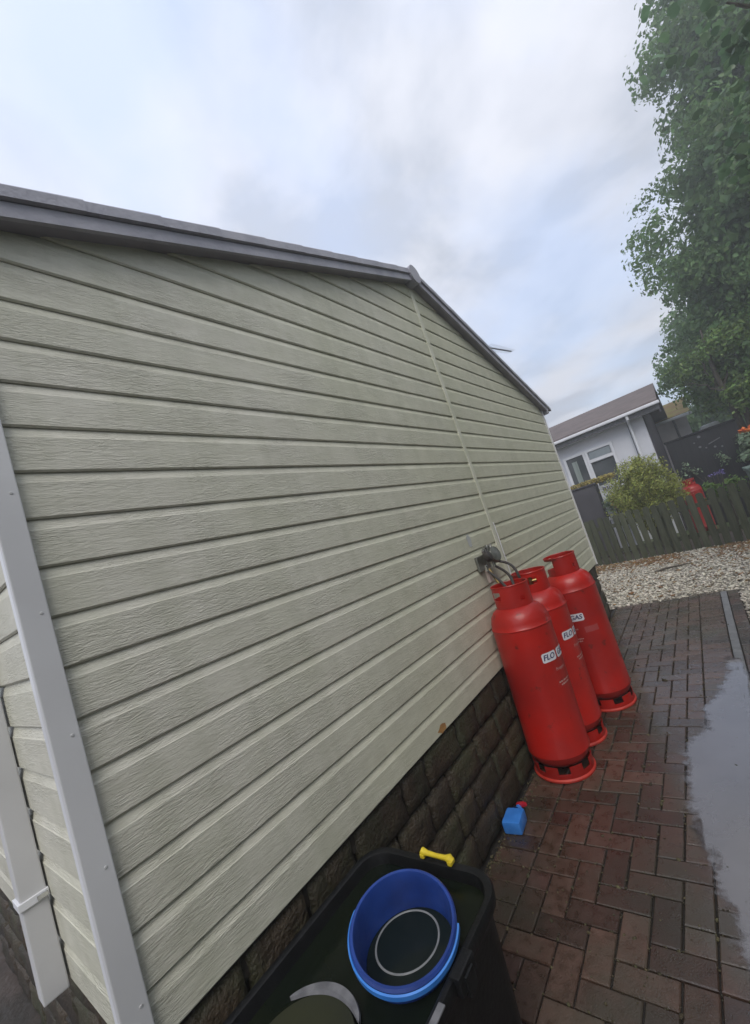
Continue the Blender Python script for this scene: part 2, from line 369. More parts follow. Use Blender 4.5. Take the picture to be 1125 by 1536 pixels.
for k, (x, y, across) in enumerate(spots):
    z = random.uniform(-.0018, .0012); tx, ty = random.uniform(-.006, .006), random.uniform(-.006, .006)
    rz = (math.pi/2 if across else 0)+random.uniform(-.008, .008)
    if nb < 285:
        obj('brick', random.choice(BM), path, (x, y, z), (tx, ty, rz)); nb += 1
    else:
        me = random.choice(BM); mtx = Matrix.Translation((x, y, z)) @ Matrix.Rotation(rz, 4, 'Z')
        stuff.add([mtx @ v.co for v in me.vertices], [tuple(p_.vertices) for p_ in me.polygons])
for (x, y) in halves:
    stuff.add([Vector((x, y, random.uniform(-.0015, .001)))+v.co for v in HM.vertices], [tuple(p_.vertices) for p_ in HM.polygons])
M_BRICKI = mat('wet_paver_far', (.052, .029, .020), (.088, .050, .036), scale=26, rough=.35, bump=.5, bscale=150, island=.65, c3=(.055, .045, .032), s3=1.8, t3=(.46, .60), rvar=.13, coat=.38, bdist=.004)
stuff.build('brickwork', M_BRICKI, path, kind='stuff')
ch = B()
for i in range(7):                               # concrete channel in metre lengths
    y1 = P_Y1-i*.95
    ch = B().box(XE+.006, XE+.064, y1-.945, y1, -.05, -.001, .004)
    ch.build('channel_block', M_CHAN, path)
# side yard paving on the left of the corner
B().box(-8, -.06, -6, .6, -.06, -.004).build('side_yard', mat('side_paving', (.06, .045, .038), (.085, .066, .055), scale=3, rough=.45, bump=.4, bscale=30, c3=(.035, .03, .024), s3=1.2), kind='structure')
# right of the path and far gravel
gv = B()
gv.add([(-6, 6.29, -.022), (6, 6.29, -.022), (6, 8.17, -.022), (-6, 11.31, -.022)], [(0, 1, 2, 3)])
gv.add([(1.30, -4, -.022), (6, -4, -.022), (6, 6.285, -.022), (1.30, 6.285, -.022)], [(0, 1, 2, 3)])
gv.build('gravel_bed', M_GRAVB, kind='structure')
ico = bmesh.new(); bmesh.ops.create_icosphere(ico, subdivisions=1, radius=1)
IV = np.array([v.co[:] for v in ico.verts]); IF = np.array([[v.index for v in f.verts] for f in ico.faces]); ico.free()
def pebbles(name, n, fx, size, mt, flat=.6, label=None, cat=None):
    P = fx(n); n = len(P)
    s = size[0]*np.exp(rng.normal(0, size[1], n)); ax = rng.uniform(.6, 1.25, (n, 3)); ax[:, 2] *= flat
    a = rng.uniform(0, 6.28, n); ca, sa = np.cos(a), np.sin(a)
    V = IV[None]*(1+rng.normal(0, .16, (n, 12, 1)))*ax[:, None, :]*s[:, None, None]
    x = V[..., 0]*ca[:, None]-V[..., 1]*sa[:, None]; y = V[..., 0]*sa[:, None]+V[..., 1]*ca[:, None]
    tl = rng.normal(0, .35, (n, 1)); z = V[..., 2]+x*tl
    V = np.stack([x, y, z], -1)+P[:, None, :]
    F = (IF[None]+12*np.arange(n)[:, None, None]).reshape(-1, 3)
    o = obj(name, big_mesh(name, V.reshape(-1, 3), F, mt), kind='stuff')
    if label: o['label'] = label; o['category'] = cat
    return o
def gf(n):
    x = rng.uniform(-1.6, 3.2, n); y = rng.uniform(6.3, 10.2, n); z = rng.uniform(-.02, .012, n)
    return np.stack([x, y, z], 1)[y < 9.72-.262*x]
pebbles('gravel', 30000, gf, (.0155, .28), M_GRAV, label='pale mixed gravel spread between the brick path and the fence', cat='gravel')
def gf2(n):
    x = rng.uniform(1.305, 2.4, n); y = rng.uniform(1.5, 6.3, n); z = rng.uniform(-.02, .006, n); return np.stack([x, y, z], 1)
pebbles('gravel', 9000, gf2, (.0155, .28), M_GRAV, label='pale gravel along the right edge of the brick path', cat='gravel')
FENCE = lambda x: 9.70-.262*(x-.0)
def lf(n):
    x = rng.uniform(-1.6, 3, n); y = FENCE(x)-.06-np.abs(rng.normal(0, .42, n)); k = (np.sin(x*5)+np.sin(x*2.1+y*3)+rng.normal(0, .8, n)) > -.6
    P = np.stack([x, y, rng.uniform(.004, .022, n)], 1)[k]
    q = rng.uniform((-1.3, 6.35, .004), (2.5, 9, .02), (n//7, 3)); return np.concatenate([P, q])
pebbles('leaf_litter', 5200, lf, (.019, .35), M_LITTER, .22, 'brown fallen leaves scattered on the gravel along the fence', 'leaf litter')
# a fallen twig on the gravel
tw = B().tube([(.35, 8.05, .02), (.5, 8.12, .035), (.72, 8.16, .03), (.86, 8.22, .025)], [.018, .016, .012, .006], 6)
o = tw.build('twig', M_BARK); o['label'] = 'short dark twig lying on the gravel in front of the fence'; o['category'] = 'twig'

# puddle lying over the drain and the right course
pud = [(1.100, 4.235), (1.076, 4.13), (1.073, 3.93), (1.035, 3.731), (.984, 3.523), (.921, 3.408), (.908, 3.279), (.926, 3.092), (.829, 2.938),
       (.803, 2.814), (.827, 2.70), (.829, 2.488), (.853, 2.213), (.919, 2.04), (.935, 1.829), (.968, 1.757), (.99, 1.634), (1.03, 1.50), (1.08, 1.35), (1.15, 1.2), (1.22, 1.1),
       (1.285, 1.2), (1.29, 1.8), (1.285, 2.4), (1.24, 2.9), (1.185, 3.2), (1.165, 3.45), (1.172, 3.77), (1.160, 4.165)]
PP = np.array(pud)
gx, gy = np.meshgrid(np.arange(.70, 1.301, .010), np.arange(.95, 4.35, .014))
G = np.stack([gx.ravel(), gy.ravel()], 1)
dmin = np.full(len(G), 9.); inside = np.zeros(len(G), bool)
for i in range(len(PP)):
    a, b_ = PP[i], PP[(i+1) % len(PP)]; ab = b_-a
    t_ = np.clip(((G-a)@ab)/(ab@ab), 0, 1); dmin = np.minimum(dmin, np.linalg.norm(G-(a+t_[:, None]*ab), axis=1))
    c_ = ((a[1] > G[:, 1]) != (b_[1] > G[:, 1])) & (G[:, 0] < ab[0]*(G[:, 1]-a[1])/(ab[1] if abs(ab[1]) > 1e-9 else 1e-9)+a[0]); inside ^= c_
sd_ = np.where(inside, dmin, -dmin); sd_ = np.where(G[:, 0] > 1.15, np.maximum(sd_, np.where(inside, .05, sd_)), sd_)
ny_, nx_ = gx.shape; I = np.arange(ny_*nx_).reshape(ny_, nx_)
Q = np.stack([I[:-1, :-1], I[:-1, 1:], I[1:, 1:], I[1:, :-1]], -1).reshape(-1, 4); Q = Q[(sd_[Q] > -.055).any(1)]
me = bpy.data.meshes.new('puddle'); Vp = np.concatenate([G, np.full((len(G), 1), .0042)], 1)
used = np.unique(Q); rm = np.full(len(G), -1); rm[used] = np.arange(len(used))
me = big_mesh('puddle', Vp[used], rm[Q], M_PUD)
at = me.attributes.new('depth', 'FLOAT', 'POINT')
if len(me.vertices) == len(used): at.data.foreach_set('value', sd_[used].astype(np.float32))
t = M_PUD.node_tree; bs_ = t.nodes['Principled BSDF']; on = t.nodes['Material Output']
an = t.nodes.new('ShaderNodeAttribute'); an.attribute_name = 'depth'
g_ = t.nodes.new('ShaderNodeNewGeometry'); nz_ = t.nodes.new('ShaderNodeTexNoise'); nz_.inputs['Scale'].default_value = 13; nz_.inputs['Detail'].default_value = 5; nz_.inputs['Roughness'].default_value = .65
t.links.new(g_.outputs['Position'], nz_.inputs['Vector'])
ma = t.nodes.new('ShaderNodeMath'); ma.operation = 'MULTIPLY_ADD'; ma.inputs[1].default_value = .16; t.links.new(nz_.outputs[0], ma.inputs[0]); t.links.new(an.outputs['Fac'], ma.inputs[2])
mr_ = t.nodes.new('ShaderNodeMapRange'); mr_.interpolation_type = 'SMOOTHSTEP'; mr_.inputs[1].default_value = .055; mr_.inputs[2].default_value = .112; mr_.inputs[3].default_value = 0; mr_.inputs[4].default_value = .90
t.links.new(ma.outputs[0], mr_.inputs[0])
tr_ = t.nodes.new('ShaderNodeBsdfTransparent'); mx_ = t.nodes.new('ShaderNodeMixShader'); t.links.new(mr_.outputs[0], mx_.inputs[0]); t.links.new(tr_.outputs[0], mx_.inputs[1]); t.links.new(bs_.outputs[0], mx_.inputs[2]); t.links.new(mx_.outputs[0], on.inputs[0])
obj('puddle', me, kind='structure')
debris = B()
for _ in range(40):
    x, y = random.uniform(.9, 1.25), random.uniform(1.3, 3.7); a = random.uniform(0, 3); l_ = random.uniform(.004, .010)
    debris.add([(x, y, .0062), (x+l_*math.cos(a), y+l_*math.sin(a), .0075), (x+.003*math.sin(a), y-.003*math.cos(a), .0066)], [(0, 1, 2)])
debris.build('leaf_debris', mat('debris_dark', (.03, .025, .02), rough=.8), kind='stuff', label='tiny dark leaf scraps floating on the puddle', category='leaf scraps')

def df(n):
    P = []
    for _ in range(n):
        k = rng.random()
        if k < .45: P.append((abs(rng.normal(0, .05))-.01, rng.uniform(1.0, 6.2), 0))
        elif k < .7: P.append((rng.uniform(.0, 1.1), P_Y1-.102*rng.integers(0, 60)+rng.normal(0, .003), -.002))
        elif k < .93: P.append((X0+.102*rng.integers(0, 8)+rng.normal(0, .003), rng.uniform(.9, 6.2), -.002))
        else: P.append((rng.uniform(0, 1.2), rng.uniform(.9, 6.2), .001))
    return np.array(P)
pebbles('moss_and_grit', 5200, df, (.0034, .5), mat('grit_brown', (.07, .06, .03), rough=.9, island=1.0), .7, 'fine grit and moss crumbs lying in the paving joints and along the wall', 'grit')

# ------------------------------------------------------------------ the park home with the painted siding
PIT = .1332
ZK = lambda k: 2.1332-PIT*k
Y0, YJ, Y1, = .262, 3.1645, 6.034
zb = lambda y: 2.752+.3*(y if y < YJ else 2*YJ-y)
home = thing('park_home', 'cream park home with long grained gable wall, brown stone skirting and grey roof verge', 'park home')
def board(parent, axis, z0, z1, ya, yb, z_lo_cut=None, seed=0, slope=False, base=0.0, nm='board'):
    """one siding board; profile (depth, z); axis 'y' runs along +y facing +x, axis 'x' runs along x facing -y"""
    rr = random.Random(seed); w = rr.uniform(-.0007, .0007)
    prof = [(-.030, z0+.001), (-.010, z0+.001), (-.0055+w, z0), (w, z0+.0055), (w, z1-.0310), (-.0015, z1-.0290), (-.0085, z1-.0060), (-.0095, z1-.0035), (-.0100, z1-.0006), (-.030, z1-.0006)]
    V = []; n = len(prof)
    def lim(z, y, s):
        if not slope: return y
        if s < 0: return max(y, (z-2.777)/.3)
        return min(y, 2*YJ-(z-2.777)/.3)
    ends = []
    for (d, z) in prof:
        a, b2 = lim(z, ya, -1), lim(z, yb, 1)
        if b2 < a: a = b2 = (a+b2)/2
        ends.append((d, z, a, b2))
    if max(e_[3]-e_[2] for e_ in ends) < .02: return
    for side in (2, 3):
        for e_ in ends:
            V.append((base+e_[0], e_[side], e_[1]) if axis == 'y' else (e_[side], base-e_[0], e_[1]))
    F = [(i, (i+1) % n, n+(i+1) % n, n+i) for i in range(n)]+[tuple(range(n))[::-1], tuple(range(n, 2*n))]
    if axis == 'y': F = [f[::-1] for f in F]
    obj(nm, mesh_of(nm, V, F, M_SIDE), parent)
sd = 0
for k in range(11, -14, -1):
    z0, z1 = ZK(k), ZK(k-1)
    if k == 11: z0 = .680
    for ya, yb in ((Y0+.004, YJ-.022), (YJ+.022, Y1-.02)):
        sd += 1; board(home, 'y', z0, z1, ya, yb, seed=sd, slope=True)
YS = .268
for k in range(11, -5, -1):                        # the short wall round the corner, facing the camera side
    z0, z1 = ZK(k), ZK(k-1)
    if k == 11: z0 = .680
    sd += 1; board(home, 'x', z0, min(z1, 2.80), -7.0, -.003, seed=sd, base=YS)
# core so that nothing shows through, following the gable
def gable_prism(x0, x1, ya, yb, z0, dz):
    pr = [(ya, z0), (yb, z0), (yb, zb(yb)+dz), (YJ, zb(YJ)+dz), (ya, zb(ya)+dz)]
    V = [(x, y, z) for x in (x0, x1) for y, z in pr]
    return V, [(4, 3, 2, 1, 0), (5, 6, 7, 8, 9)]+[(i, (i+1) % 5, 5+(i+1) % 5, 5+i) for i in range(5)]
B().add(*gable_prism(-7.0, -.032, YS+.032, Y1-.005, .60, .008)).build('wall_core', M_MORT, home)
# trims
M_SOFF2 = mat('cap_grey', (.45, .45, .45), rough=.5)
B().box(-.004, .016, Y0-.014, Y0+.047, .672, 2.84, .003).build('corner_trim', M_TRIM, home)
B().box(-.038, -.0045, Y0-.012, Y0+.006, .672, 2.83, .0).build('corner_return', M_WHITE, home)
B().box(-.03, .014, Y1-.022, Y1+.006, .672, 2.86, .003).build('corner_trim', M_TRIM, home)
B().box(-.019, .004, YJ-.026, YJ+.026, .676, zb(YJ)+.018, .002).build('joint_strip', mat('joint_cream', (.60, .59, .49), (.50, .50, .39), scale=3, stretch=(1, 1, 2), rough=.5), home)
for z in (.80, 1.12, 1.44, 1.75, 2.07, 2.4):
    B().lathe([(0.0, .0), (.003, .0), (.0045, -.002)], 10).build('screw_cap', M_SOFF2, home, loc=(.0175, Y0+.030, z), rot=(0, R(90), 0))
# soffit, fascia and verge caps following both rakes
def rake(name, x0, x1, dz0, dz1, mt, ya, yb, seg=None, lab=None):
    V = [(x, y, zb(y)+dz) for y in (ya, yb) for (x, dz) in ((x0, dz0), (x1, dz0), (x1, dz1), (x0, dz1))]
    return B().add(V, [(0, 1, 2, 3), (7, 6, 5, 4), (0, 4, 5, 1), (1, 5, 6, 2), (2, 6, 7, 3), (3, 7, 4, 0)]).build(name, mt, home)
M_SOFF = mat('soffit_grey', (.27, .26, .29), (.22, .212, .235), scale=5, rough=.55)
rake('soffit', -.02, .050, .023, .032, M_SOFF, .10, YJ-.0005); rake('soffit', -.02, .050, .023, .032, M_SOFF, YJ+.0005, 6.07)
rake('fascia', .0505, .066, .015, .066, M_VERGE, .10, YJ-.0005); rake('fascia', .0505, .066, .015, .066, M_VERGE, YJ+.0005, 6.07)
rake('batten', .040, .062, .0665, .074, M_SOFF, .10, YJ-.0005); rake('batten', .040, .062, .0665, .074, M_SOFF, YJ+.0005, 6.07)
nv = 11
for s in (0, 1):
    for i in range(nv):                              # overlapping verge units
        a = .08+(YJ-.08)*i/nv; b2 = .08+(YJ-.08)*(i+1)/nv+.012; zs = .003
        if s: a, b2 = 2*YJ-b2, 2*YJ-a
        V = []
        for y, k_ in ((a, 0), (b2, 1)):
            ex = zs if (k_ == (1 if s else 0)) else 0.0
            ex2 = .004-ex
            for (x, dz) in ((.02, .120+ex2), (.070+ex2*.6, .120+ex2), (.078+ex2*.6, .112), (.079+ex2*.6, .072), (.068, .069), (.02, .080)):
                V.append((x, y, zb(min(max(y, 0), 6.3))+dz))
        F = [tuple(range(6)), tuple(range(6, 12))[::-1]]+[(i_, 6+i_, 6+(i_+1) % 6, (i_+1) % 6) for i_ in range(6)]
        B().add(V, F).build('verge_cap', M_VERGE, home)
def roof_slab(ya, yb):
    V = [(x, y, zb(y)+dz) for y in (ya, yb) for (x, dz) in ((-7.2, .029), (.0395, .029), (.0395, .112), (-7.2, .112))]
    B().add(V, [(0, 1, 2, 3), (7, 6, 5, 4), (0, 4, 5, 1), (1, 5, 6, 2), (2, 6, 7, 3), (3, 7, 4, 0)]).build('roof', M_ROOF, home)
roof_slab(.10, YJ-.001); roof_slab(YJ+.001, 6.07)
# ridge cap (half round end)
rp = [(-7.1, YJ, zb(YJ)+.075)]
B().tube([(-7.1, YJ, zb(YJ)+.060), (.088, YJ, zb(YJ)+.058)], .080, 16).build('ridge_cap', M_VERGE, home, smooth=True)
# eaves gutters
B().box(-7.2, .07, 6.075, 6.14, zb(6.10)-.02, zb(6.10)+.07, .02).build('gutter', M_VERGE, home)
B().box(-7.2, .06, -.01, .085, zb(.1)-.05, zb(.1)+.05, .02).build('gutter', M_WHITE, home)
# downpipe on the short wall
dp = B().box(-.605, -.540, .197, .262, .668, 2.66, .004); dpo = dp.build('downpipe', M_TRIM, home)
B().box(-.612, -.533, .190, .266, .945, .968, .002).build('pipe_clip', M_WHITE, dpo)
B().box(-.609, -.536, .1935, .264, 2.0, 2.02, .002).build('pipe_clip', M_WHITE, dpo)
B().box(-.530, -.526, .235, .262, .950, .963, .001).build('clip_screw', M_CHROME, dpo)
# stone skirting
sk = B().box(-6.9, -.050, .335, 6.0, -.05, .60).build('skirting', M_MORT, home)
B().box(-6.9, -.052, .34, 5.99, .601, .672).build('sill_plate', M_MORT, home)
def stone_mesh(l, h, seed):
    rr = random.Random(seed); nx, nz = 7, 5; V = []; F = []; us = [0, .045, .2, .4, .62, .82, .955, 1]; vs = [0, .09, .35, .65, .91, 1]
    for j in range(nz+1):
        for i in range(nx+1):
            u, v = us[i], vs[j]; ed = min(u, 1-u, 1.0)*l; ev = min(v, 1-v)*h
            d = .030*min(1, (min(ed, ev)+.002)/.012)**.7
            if 0 < i < nx and 0 < j < nz: d += rr.uniform(-.006, .007)
            V.append((d+rr.uniform(-.001, .001), (u-.5)*(l-.012)+(rr.uniform(-.005, .005) if j in (0, nz) or i in (0, nx) else 0), (v-.5)*(h-.011)+rr.uniform(-.002, .002)))
    for j in range(nz):
        for i in range(nx):
            a = j*(nx+1)+i; F.append((a, a+1, a+nx+2, a+nx+1))
    return mesh_of('stone', V, F, M_STONE, True)
SM = {}
HC = .166
for row in range(4):
    y = .36+random.uniform(-.15, 0)
    z = .003+HC*row+HC/2
    while y < 5.98:
        l_ = random.choice((.19, .24, .28, .33))
        ye = min(y+l_, 5.99); ys = max(y, .36)
        if ye-ys > .05:
            key = (round(ye-ys, 2), random.randrange(3))
            if key not in SM: SM[key] = stone_mesh(ye-ys, HC, len(SM)+3)
            obj('stone', SM[key], sk, (-.050, (ys+ye)/2, z))
        y += l_
for row in range(4):                                 # short wall skirting, coarse
    x = -.08
    while x > -2.6:
        l_ = random.choice((.29, .34, .42)); key = (l_, row % 3)
        if key not in SM: SM[key] = stone_mesh(l_, HC, len(SM)+3)
        obj('stone', SM[key], sk, (x-l_/2, .335, .003+HC*row+HC/2), (0, 0, R(-90))); x -= l_
# damage patch at the foot of the siding, filler smear, paint runs
def blotch(n, r1, r2, seed):
    rr = random.Random(seed); V = [(0, 0, 0)]
    for i in range(n):
        a = 2*math.pi*i/n; k = rr.uniform(.7, 1.15); V.append((0, r1*k*math.cos(a), r2*k*math.sin(a)))
    return V, [(0, 1+i, 1+(i+1) % n) for i in range(n)]
o = B().add(*blotch(14, .045, .020, 3)).build('bare_patch', M_WOOD, home, loc=(.0012, 1.735, .706)); o['label'] = 'orange brown chipped patch at the foot of the siding'
o = B().add(*blotch(12, .035, .045, 5)).build('filler_smear', mat('filler', (.42, .43, .42), rough=.6), home, loc=(.0015, 2.70, 1.545)); o['label'] = 'pale filler smear above the regulator'
# thin cable clipped beside the joint strip, running down to the gas
cb_ = [(.010, YJ+.028, 1.62+.02*0), (.010, YJ+.031, 1.5), (.011, YJ+.026, 1.35), (.012, YJ+.020, 1.2), (.012, YJ+.018, 1.05)]
B().tube(cb_, .0045, 6).build('cable', M_TRIM, home, smooth=True)

# ------------------------------------------------------------------ gas cylinders
def font_mesh(txt, size, ext=0.0):
    cu = bpy.data.curves.new('txt', 'FONT'); cu.body = txt; cu.size = size; cu.extrude = ext; cu.align_x = 'CENTER'; cu.align_y = 'CENTER'
    cu.resolution_u = 3
    to = bpy.data.objects.new('txt', cu); COL.objects.link(to)
    bpy.context.view_layer.update()
    me = bpy.data.meshes.new_from_object(to.evaluated_get(bpy.context.evaluated_depsgraph_get()))
    bpy.data.objects.remove(to); V = [v.co.copy() for v in me.vertices]; F = [tuple(p_.vertices) for p_ in me.polygons]; bpy.data.meshes.remove(me)
    return V, F
def subdiv_flat(V, F, mx=.006):
    bm = bmesh.new(); vs = [bm.verts.new(v) for v in V]
    for f in F:
        try: bm.faces.new([vs[i] for i in f])
        except ValueError: pass
    bmesh.ops.triangulate(bm, faces=bm.faces[:])
    for _ in range(2):
        es = [e_ for e_ in bm.edges if e_.calc_length() > mx*2]
        if not es: break
        bmesh.ops.subdivide_edges(bm, edges=es, cuts=1); bmesh.ops.triangulate(bm, faces=bm.faces[:])
    bm.verts.index_update(); r_ = [v.co.copy() for v in bm.verts], [tuple(v.index for v in f.verts) for f in bm.faces]; bm.free(); return r_
RB = .187
def wrap(V, rad, ang, z):                             # flat (x right, y up) onto the cylinder
    return [(rad*math.cos(ang+v.x/rad*1.0), rad*math.sin(ang+v.x/rad), z+v.y) for v in V]
def shroud(r_, z0, z1, holes, n=72, nz=10, th=.004):
    """ring wall with real thickness and openings given as (angle, half width, z low, z high)"""
    V = []; F = []; keep = set()
    for j in range(nz):
        zc = z0+(z1-z0)*(j+.5)/nz
        for i in range(n):
            a = 2*math.pi*(i+.5)/n
            if not any(abs((a-h[0]+math.pi) % (2*math.pi)-math.pi) < h[1] and h[2] < zc < h[3] for h in holes): keep.add((i, j))
    for rr_ in (r_, r_-th):
        for j in range(nz+1):
            for i in range(n):
                a = 2*math.pi*i/n; V.append((rr_*math.cos(a), rr_*math.sin(a), z0+(z1-z0)*j/nz))
    I = lambda i, j, s: s*n*(nz+1)+j*n+i % n
    for (i, j) in keep:
        F.append((I(i, j, 0), I(i+1, j, 0), I(i+1, j+1, 0), I(i, j+1, 0))); F.append((I(i, j, 1), I(i, j+1, 1), I(i+1, j+1, 1), I(i+1, j, 1)))
        for (di, dj, a_, b_) in ((0, -1, (i, j), (i+1, j)), (0, 1, (i+1, j+1), (i, j+1)), (-1, 0, (i, j+1), (i, j)), (1, 0, (i+1, j), (i+1, j+1))):
            q = ((i+di) % n, j+dj)
            if q not in keep: F.append((I(*a_, 0), I(*a_, 1), I(*b_, 1), I(*b_, 0)))
    return V, F
def make_cylinder(label, loc, rot, zrot, group):
    t = thing('gas_cylinder', label, 'gas cylinder', loc, rot, group)
    pr = [(0, .052), (.06, .054), (.12, .066), (.160, .090), (.181, .122), (RB, .142), (RB+.0022, .146), (RB+.0022, .150), (RB, .154), (RB, .55),
          (RB, .930), (RB+.0035, .933), (RB+.0035, .938), (RB-.0005, .942), (.1835, .972), (.172, 1.010), (.150, 1.040), (.118, 1.062), (.07, 1.076), (0, 1.082)]
    B().lathe(pr, 64).build('body', M_RED, t, smooth=True)
    a0 = zrot
    ho = [(a0+q, .42, 1.125, 1.178) for q in (R(-128), R(176))]+[(a0+R(-38), .10, 1.10, 1.135), (a0+R(145), .10, 1.09, 1.13)]
    B().add(*shroud(.118, 1.058, 1.205, ho, nz=14)).build('collar', M_RED, t, smooth=True)
    B().lathe([(.1200, 1.199), (.1215, 1.2035), (.1195, 1.208), (.1145, 1.208), (.1125, 1.2035), (.114, 1.199)], 48).build('collar_rim', M_RED, t, smooth=True)
    hf = [(a0+R(q), .19, .052, .5) for q in (-118, -70, -22, 30, 82, 132, 180)]
    B().add(*shroud(.178, .0, .090, hf, n=96, nz=9, th=.005)).build('foot_ring', M_RED, t, smooth=True)
    B().lathe([(.178, .002), (.186, .004), (.187, .014), (.178, .022)], 64).build('foot_rim', mat('foot_rim_red', (.50, .035, .018), (.36, .02, .012), scale=20, rough=.55), t, smooth=True)
    v = B().lathe([(0, 1.08), (.022, 1.08), (.022, 1.10), (.015, 1.105), (.015, 1.15), (.008, 1.155), (.008, 1.165)], 16)
    v.tube([(0, 0, 1.128), (.05, .01, 1.128)], .012, 10); vo = v.build('valve', M_BRASS, t, smooth=True)
    B().lathe([(0, 1.186), (.026, 1.184), (.030, 1.176), (.026, 1.166), (0, 1.164)], 12).build('handwheel', M_HOSE, vo, smooth=True)
    # printed labels
    zc = .742; d0 = a0
    for k, (txt, ang, w) in enumerate((('FLO', R(-33.5), .104), ('GAS', R(3), .108))):
        zz = zc
        V = []; F = []; nn_ = 16
        for i in range(nn_+1):
            x = -w/2+w*i/nn_; c_ = .008*(max(0, abs(x)-(w/2-.010))/.010)**2; sk_ = 0
            for s_ in (-1, 1): V.append(Vector((x, s_*(.0285-c_), 0)))
        F = [(2*i, 2*i+2, 2*i+3, 2*i+1) for i in range(nn_)]
        lo = obj('label', mesh_of('label', wrap(V, RB+.0010, d0+ang, zz), F, M_LAB), t)
        TV, TF = subdiv_flat(*font_mesh(txt, .047))
        TV = [Vector((v_.x*1.02+v_.y*.18, v_.y, 0)) for v_ in TV]
        # thicken the strokes with two offset copies at separate depths
        bb = B()
        for q, (ox, oy) in enumerate(((0, 0), (.0018, .0004), (-.0018, -.0004), (0, .0012))):
            bb.add(wrap([Vector((v_.x+ox, v_.y+oy, 0)) for v_ in TV], RB+.0016+q*.00012, d0+ang, zz), TF)
        bb.build('lettering', M_INK, lo)
    TV, TF = subdiv_flat(*font_mesh('Propane', .026)); obj('small_print', mesh_of('small_print', wrap(TV, RB+.0012, d0+R(-14), .655), TF, M_PRINT), t)
    bb = B(); rr = random.Random(5)
    for ln, (z, x0, x1) in enumerate(((.578, -.05, .055), (.560, -.038, .045))):
        x = x0
        while x < x1:
            w = rr.uniform(.004, .014); h_ = rr.uniform(.006, .010)
            V = [Vector((x, -h_/2, 0)), Vector((x+w, -h_/2, 0)), Vector((x+w, h_/2, 0)), Vector((x, h_/2, 0))]
            bb.add(wrap(V, RB+.0012, d0+R(-14), z), [(0, 1, 2, 3)]); x += w+rr.uniform(.002, .005)
    bb.build('small_print', M_PRINT, t)
    return t
GC = 'red gas cylinders standing against the siding wall'
c1 = make_cylinder('nearest red gas cylinder in front of its row, with hose leading from the regulator', (.171, 2.612, .002), (R(-.5), R(1.75), 0), 0, GC)
def copy_tree(o, parent=None):
    c = o.copy(); COL.objects.link(c)
    if parent: c.parent = parent
    for chd in list(o.children): copy_tree(chd, c)
    return c
c2 = copy_tree(c1); c2.location = (.178, 2.992, .002); c2.rotation_euler = (R(-.1), R(1.8), R(8)); c2['label'] = 'middle red gas cylinder, mostly hidden between the two others'
for ob in c2.children:
    if ob.name.startswith('collar') and 'rim' not in ob.name: ob.rotation_euler[2] = R(48)
c3 = copy_tree(c1); c3.location = (.312, 3.505, .002); c3.rotation_euler = (R(-.2), R(1.45), R(-86)); c3['label'] = 'farthest red gas cylinder of the row, standing apart near the far end of the wall'
bb_ = B().add(*shroud(.118, 1.058, 1.205, [(R(-140), .60, 1.118, 1.184), (R(178), .62, 1.10, 1.184), (R(-30), .08, 1.10, 1.13)], nz=16))
for ob in c3.children:
    if ob.name.startswith('collar') and 'rim' not in ob.name: ob.rotation_euler[2] = R(86); ob.data = mesh_of('collar', bb_.V, bb_.F, M_RED, True); ob.data.set_sharp_from_angle(angle=R(40))
c4 = copy_tree(c1); c4.location = (1.13, 11.3, .0); c4.rotation_euler = (0, 0, R(150)); c4['label'] = 'red gas cylinder behind the low wooden fence, next to the bush'
if 'group' in c4: del c4['group']

# pale worn sticker on the far cylinder
V = [Vector((x, y, 0)) for x in (-.05, -.025, 0, .025, .05) for y in (-.022, .022)]
obj('worn_sticker', mesh_of('worn_sticker', wrap(V, RB+.001, R(28), .64), [(2*i, 2*i+2, 2*i+3, 2*i+1) for i in range(4)], mat('worn_print', (.33, .05, .05), rough=.6)), c3)

# ------------------------------------------------------------------ regulator on the wall
rg = thing('gas_regulator', 'grey gas changeover regulator on the siding above the nearest cylinder, two black hoses hanging', 'gas regulator', (.0, 2.775, 1.37))
rg.scale = (1.12, 1.12, 1.12)
B().box(.002, .020, -.085, .085, -.05, .045, .003).build('bracket', M_METAL, rg)
B().lathe([(0, .030), (.03, .030), (.050, .024), (.056, .012), (.056, .0), (.050, -.012), (.02, -.020), (0, -.020)], 24).build('diaphragm_housing', M_METAL, rg, smooth=True, loc=(.060, .075, .022), rot=(R(10), R(78), 0))
B().lathe([(0, .045), (.014, .045), (.016, .040), (.018, -.02), (0, -.02)], 14).build('housing_stem', M_METAL, rg, smooth=True, loc=(.05, .03, .052), rot=(0, R(15), 0))
B().lathe([(0, .026), (.024, .026), (.036, .018), (.038, .0), (.03, -.014), (0, -.016)], 20).build('change_knob', M_HOSE, rg, smooth=True, loc=(.070, -.035, .028), rot=(R(-10), R(72), 0))
for yy, zz in ((-.02, .070), (.012, .078), (.085, .080), (-.045, .062)):
    B().lathe([(0, .016), (.009, .016), (.010, .012), (.010, -.012), (0, -.012)], 6).build('bright_nut', M_CHROME, rg, loc=(.055, yy, zz), rot=(R(20), 0, R(20)))
for yy in (-.07, .055):
    B().lathe([(0, .02), (.010, .02), (.011, .016), (.011, -.02), (0, -.02)], 6).build('pipe_nut', M_CHROME, rg, loc=(.055, yy, -.035))
def hosep(a, b, sag, outx, n=14):
    a, b = Vector(a), Vector(b); r_ = []
    for i in range(n+1):
        t_ = i/n; p_ = a.lerp(b, t_); p_.x += outx*math.sin(math.pi*t_); p_.z += sag*math.sin(math.pi*t_); p_.y += .25*outx*math.sin(2*math.pi*t_); r_.append(p_)
    return r_
